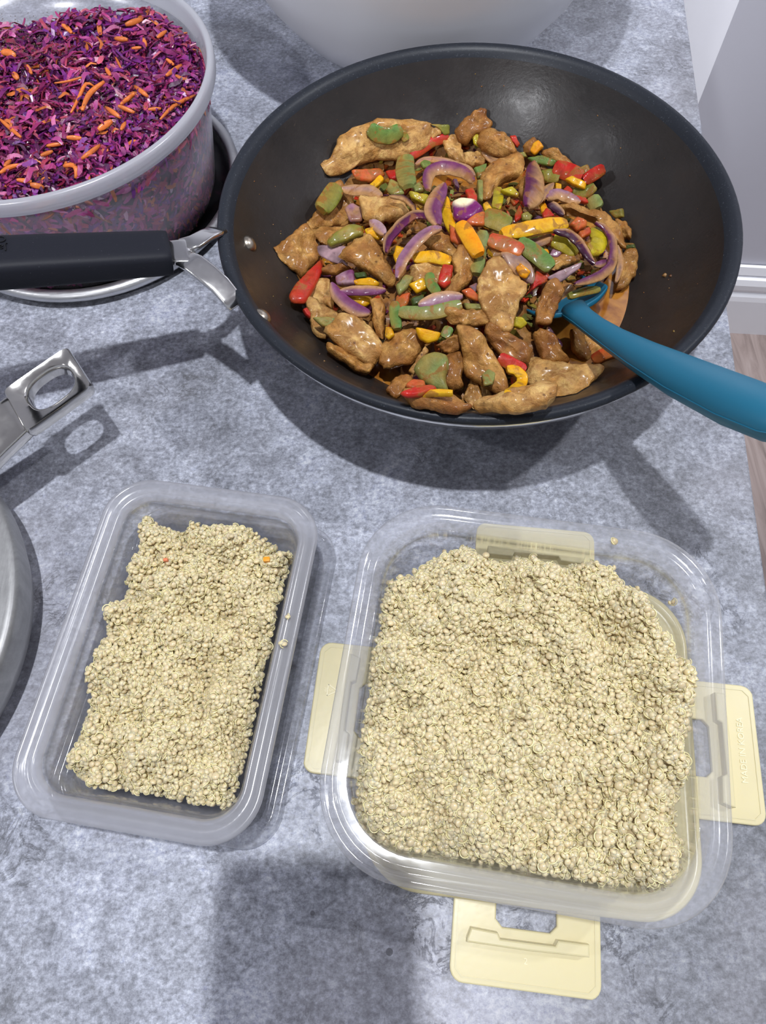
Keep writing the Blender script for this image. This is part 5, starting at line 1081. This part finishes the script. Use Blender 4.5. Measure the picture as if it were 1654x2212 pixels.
def quinoa(poly, zf, hfun, label, R0, dens, box_c, box_a, lim, extra=()):
    P = np.array(poly); x0, y0 = P.min(0); x1, y1 = P.max(0)
    def H(x, y):
        e = edgedist(x, y, P); return zf+hfun(x, y, e)
    # bed
    NGX = 70; idx = {}; vs = []; fs = []
    for i in range(NGX):
        for j in range(NGX):
            x = x0+(x1-x0)*i/(NGX-1); y = y0+(y1-y0)*j/(NGX-1)
            lx, ly = math.cos(box_a)*(x-box_c[0])+math.sin(box_a)*(y-box_c[1]), -math.sin(box_a)*(x-box_c[0])+math.cos(box_a)*(y-box_c[1])
            if inpoly(x, y, P) and abs(lx) < lim[0]-.006 and abs(ly) < lim[1]-.006: idx[i, j] = len(vs); vs.append((x, y, max(zf, H(x, y)-R0*1.7)))
    for i in range(NGX-1):
        for j in range(NGX-1):
            q = [(i, j), (i+1, j), (i+1, j+1), (i, j+1)]
            if all(k in idx for k in q): fs.append(tuple(idx[k] for k in q))
    nb = len(vs); pts = []
    ca, sa = math.cos(box_a), math.sin(box_a)
    cell = R0*1.55
    nx, ny = int((x1-x0)/cell), int((y1-y0)/cell)
    for layer in range(3):
        for i in range(nx+1):
            for j in range(ny+1):
                x = x0+(i+rng.uniform(-.5, .5)+.5*(j % 2))*cell; y = y0+(j+rng.uniform(-.5, .5))*cell
                if not inpoly(x, y, P): continue
                z = H(x, y)-layer*R0*1.05+rng.normal(0, R0*.35)
                e = edgedist(x, y, P)
                if e < .004 and rng.random() < .35: x += rng.normal(0, .0015); y += rng.normal(0, .0015)
                lx, ly = ca*(x-box_c[0])+sa*(y-box_c[1]), -sa*(x-box_c[0])+ca*(y-box_c[1])
                if abs(lx) > lim[0]-(.055-z)*.16 or abs(ly) > lim[1]-(.055-z)*.16: continue
                pts.append((x, y, max(z, zf+R0*.6)))
    # grains on the steep flanks too
    for k in range(int(len(pts)*.10)):
        i = rng.integers(0, len(P)); t = rng.random(); q = P[i]*(1-t)+P[(i+1) % len(P)]*t; c = P.mean(0); q = q+(c-q)/np.linalg.norm(c-q)*rng.uniform(-.0005, .003)
        lx, ly = ca*(q[0]-box_c[0])+sa*(q[1]-box_c[1]), -sa*(q[0]-box_c[0])+ca*(q[1]-box_c[1])
        zq = rng.uniform(zf+R0*.6, H(*q)+.002)
        if abs(lx) > lim[0]-(.055-zq)*.16 or abs(ly) > lim[1]-(.055-zq)*.16: continue
        pts.append((q[0], q[1], zq))
    pts += list(extra)
    allv = vs+pts; me = bpy.data.meshes.new('cooked_quinoa'); me.from_pydata([tuple(map(float, v)) for v in allv], [], fs); me.materials.append(M_QBED)
    n = len(allv); k = len(pts)
    rot = rng.uniform(-math.pi, math.pi, (n, 3)); rot[:, 0] *= .36; rot[:, 1] *= .36
    rot2 = rot+np.c_[rng.normal(0, .25, (n, 2)), rng.uniform(0, 6.28, n)]; rot2[:, 2] = rng.uniform(0, 6.28, n); rot2[:, :2] = rot[:, :2]+rng.normal(0, .35, (n, 2))
    scl = np.clip(rng.normal(1, .15, n), .62, 1.35)
    gr = np.r_[np.zeros(nb, bool), np.ones(k, bool)]; ge_ = gr & (rng.random(n) < .52)
    def at(nm, ty, data, fld):
        a = me.attributes.new(nm, ty, 'POINT'); a.data.foreach_set(fld, np.ascontiguousarray(data).ravel())
    at('rot', 'FLOAT_VECTOR', rot.astype('f'), 'vector'); at('rot2', 'FLOAT_VECTOR', rot2.astype('f'), 'vector'); at('scl', 'FLOAT', scl.astype('f'), 'value'); at('grain', 'BOOLEAN', gr, 'value'); at('germ', 'BOOLEAN', ge_, 'value')
    me.update(); o = bpy.data.objects.new('cooked_quinoa', me); COL.objects.link(o)
    md = o.modifiers.new('grains', 'NODES'); md.node_group = quinoa_nodes(R0)
    print('quinoa grains', k)
    tag(o, label, 'quinoa', kind='stuff'); return H
def cvq(pts, ox, oy, s, z): return [tuple(un(ox+x/s, oy+y/s, z)[:2]) for x, y in pts]
LP = cvq([(665,200),(740,190),(800,250),(870,300),(900,240),(980,230),(1050,290),(1180,280),(1300,300),(1330,400),(1440,430),(1430,520),(1410,740),(1370,870),(1320,1060),(1270,1300),(1230,1440),(1190,1640),(1100,1710),(1000,1720),(850,1670),(700,1680),(560,1630),(440,1610),(380,1530),(310,1490),(310,1380),(340,1200),(330,1050),(360,980),(335,880),(440,740),(530,640),(550,550),(640,440),(665,300)], 0, 1000, 2.235, .028)
pitL = un(400, 1450, .03)[:2]
def hL(x, y, e):
    s = min(1, e/.014); base = .030*math.sqrt(max(0, s*(2-s)))
    d = math.hypot(x-pitL[0]-.01, y-pitL[1]); base -= .012*math.exp(-d*d/.00016)*s
    return base+(.0125*fbm((x*50, y*50, 2), 2)+.0042*fbm((x*120, y*120, 8), 2))*min(1, e/.005)
HLf = quinoa(LP, lz+.0018, hL, 'smaller heap of cooked white quinoa in the milky rectangular box', .00142, 1, LBc, BA, (.0448, .0715), [(*un(622, 1333, .0485)[:2], .0492), (*un(608, 1390, .0485)[:2], .0495), (*un(614, 1392, .0485)[:2], .0495)])
RP = [tuple(un(x, y, .045)[:2]) for x, y in [(1010,1158),(1060,1200),(1150,1190),(1200,1208),(1290,1195),(1335,1220),(1350,1255),(1400,1270),(1430,1330),(1490,1400),(1530,1440),(1540,1510),(1510,1560),(1512,1600),(1495,1700),(1475,1760),(1500,1830),(1495,1880),(1450,1925),(1400,1935),(1250,1925),(1200,1910),(1130,1895),(1000,1875),(850,1845),(790,1810),(765,1750),(768,1600),(778,1400),(805,1310),(830,1240),(880,1235),(920,1200),(960,1180)]]
pits = [(un(1040, 1395, .05)[:2], .0048, .00010), (un(1090, 1480, .05)[:2], .0042, .00012), (un(1290, 1720, .05)[:2], .0042, .00012), (un(1230, 1790, .05)[:2], .004, .00008), (un(960, 1815, .05)[:2], .004, .00012), (un(1330, 1370, .05)[:2], .004, .00005)]
def hR(x, y, e):
    s = min(1, e/.016); base = .012+.032*math.sqrt(max(0, s*(2-s)))
    for c, a, q in pits: base -= a*math.exp(-((x-c[0])**2+(y-c[1])**2)/q)*2.2
    return base+(.0115*fbm((x*46+7, y*46, 2), 2)+.0042*fbm((x*115, y*115, 8), 2))*min(1, e/.005)
quinoa(RP, rz0+.002, hR, 'larger heap of cooked white quinoa filling the square clear box', .00146, 1, RBc, RA, (.0738, .0738), [(*un(1325, 1172, .0585)[:2], .0600), (*un(1446, 1302, .04)[:2], .040), (*un(1454, 1300, .04)[:2], .040)])
# two flecks of pepper lying in the smaller heap
for (x, y), col, lab in (((576, 1209), (.80, .34, .02), 'tiny orange pepper cube on the smaller quinoa heap, near the right wall'), ((358, 1210), (.75, .22, .10), 'tiny salmon pepper fleck on the smaller quinoa heap, near its left edge')):
    zc_ = .06
    while zc_ > .01 and zc_ > HLf(*un(x, y, zc_)[:2])+.0022: zc_ -= .0003
    P = un(x, y, zc_); s = .0017 if x > 500 else .0011
    c_ = rr(2*s, 1.5*s, s*.3, 2); o = obj('pepper_fleck', *prism([(P[0]+a, P[1]+b) for a, b in c_], P[2]-.002, P[2]+.0012, .0002), mat('fleck', col, .35)); tag(o, lab, 'pepper')

# ---------------------------------------------------------------- the phone whose shadow crosses the front of the worktop
ph = thing('smartphone', 'dark smartphone held above the worktop, shown by its soft-edged shadow at the front', 'phone', (0, 0, 0))
pc = CP-FW*.0022
def ppt(a, b, d): return pc+RT*a+UP*b-FW*d
loops = [[tuple(ppt(-.0275+x, -.054+y, d)) for x, y in rr(.074-2*i, .148-2*i, .009, 6)] for i, d in ((.001, 0), (0, .001), (0, .007), (.001, .008))]
obj('phone_body', *loft(loops), M_BLACK, ph, False)
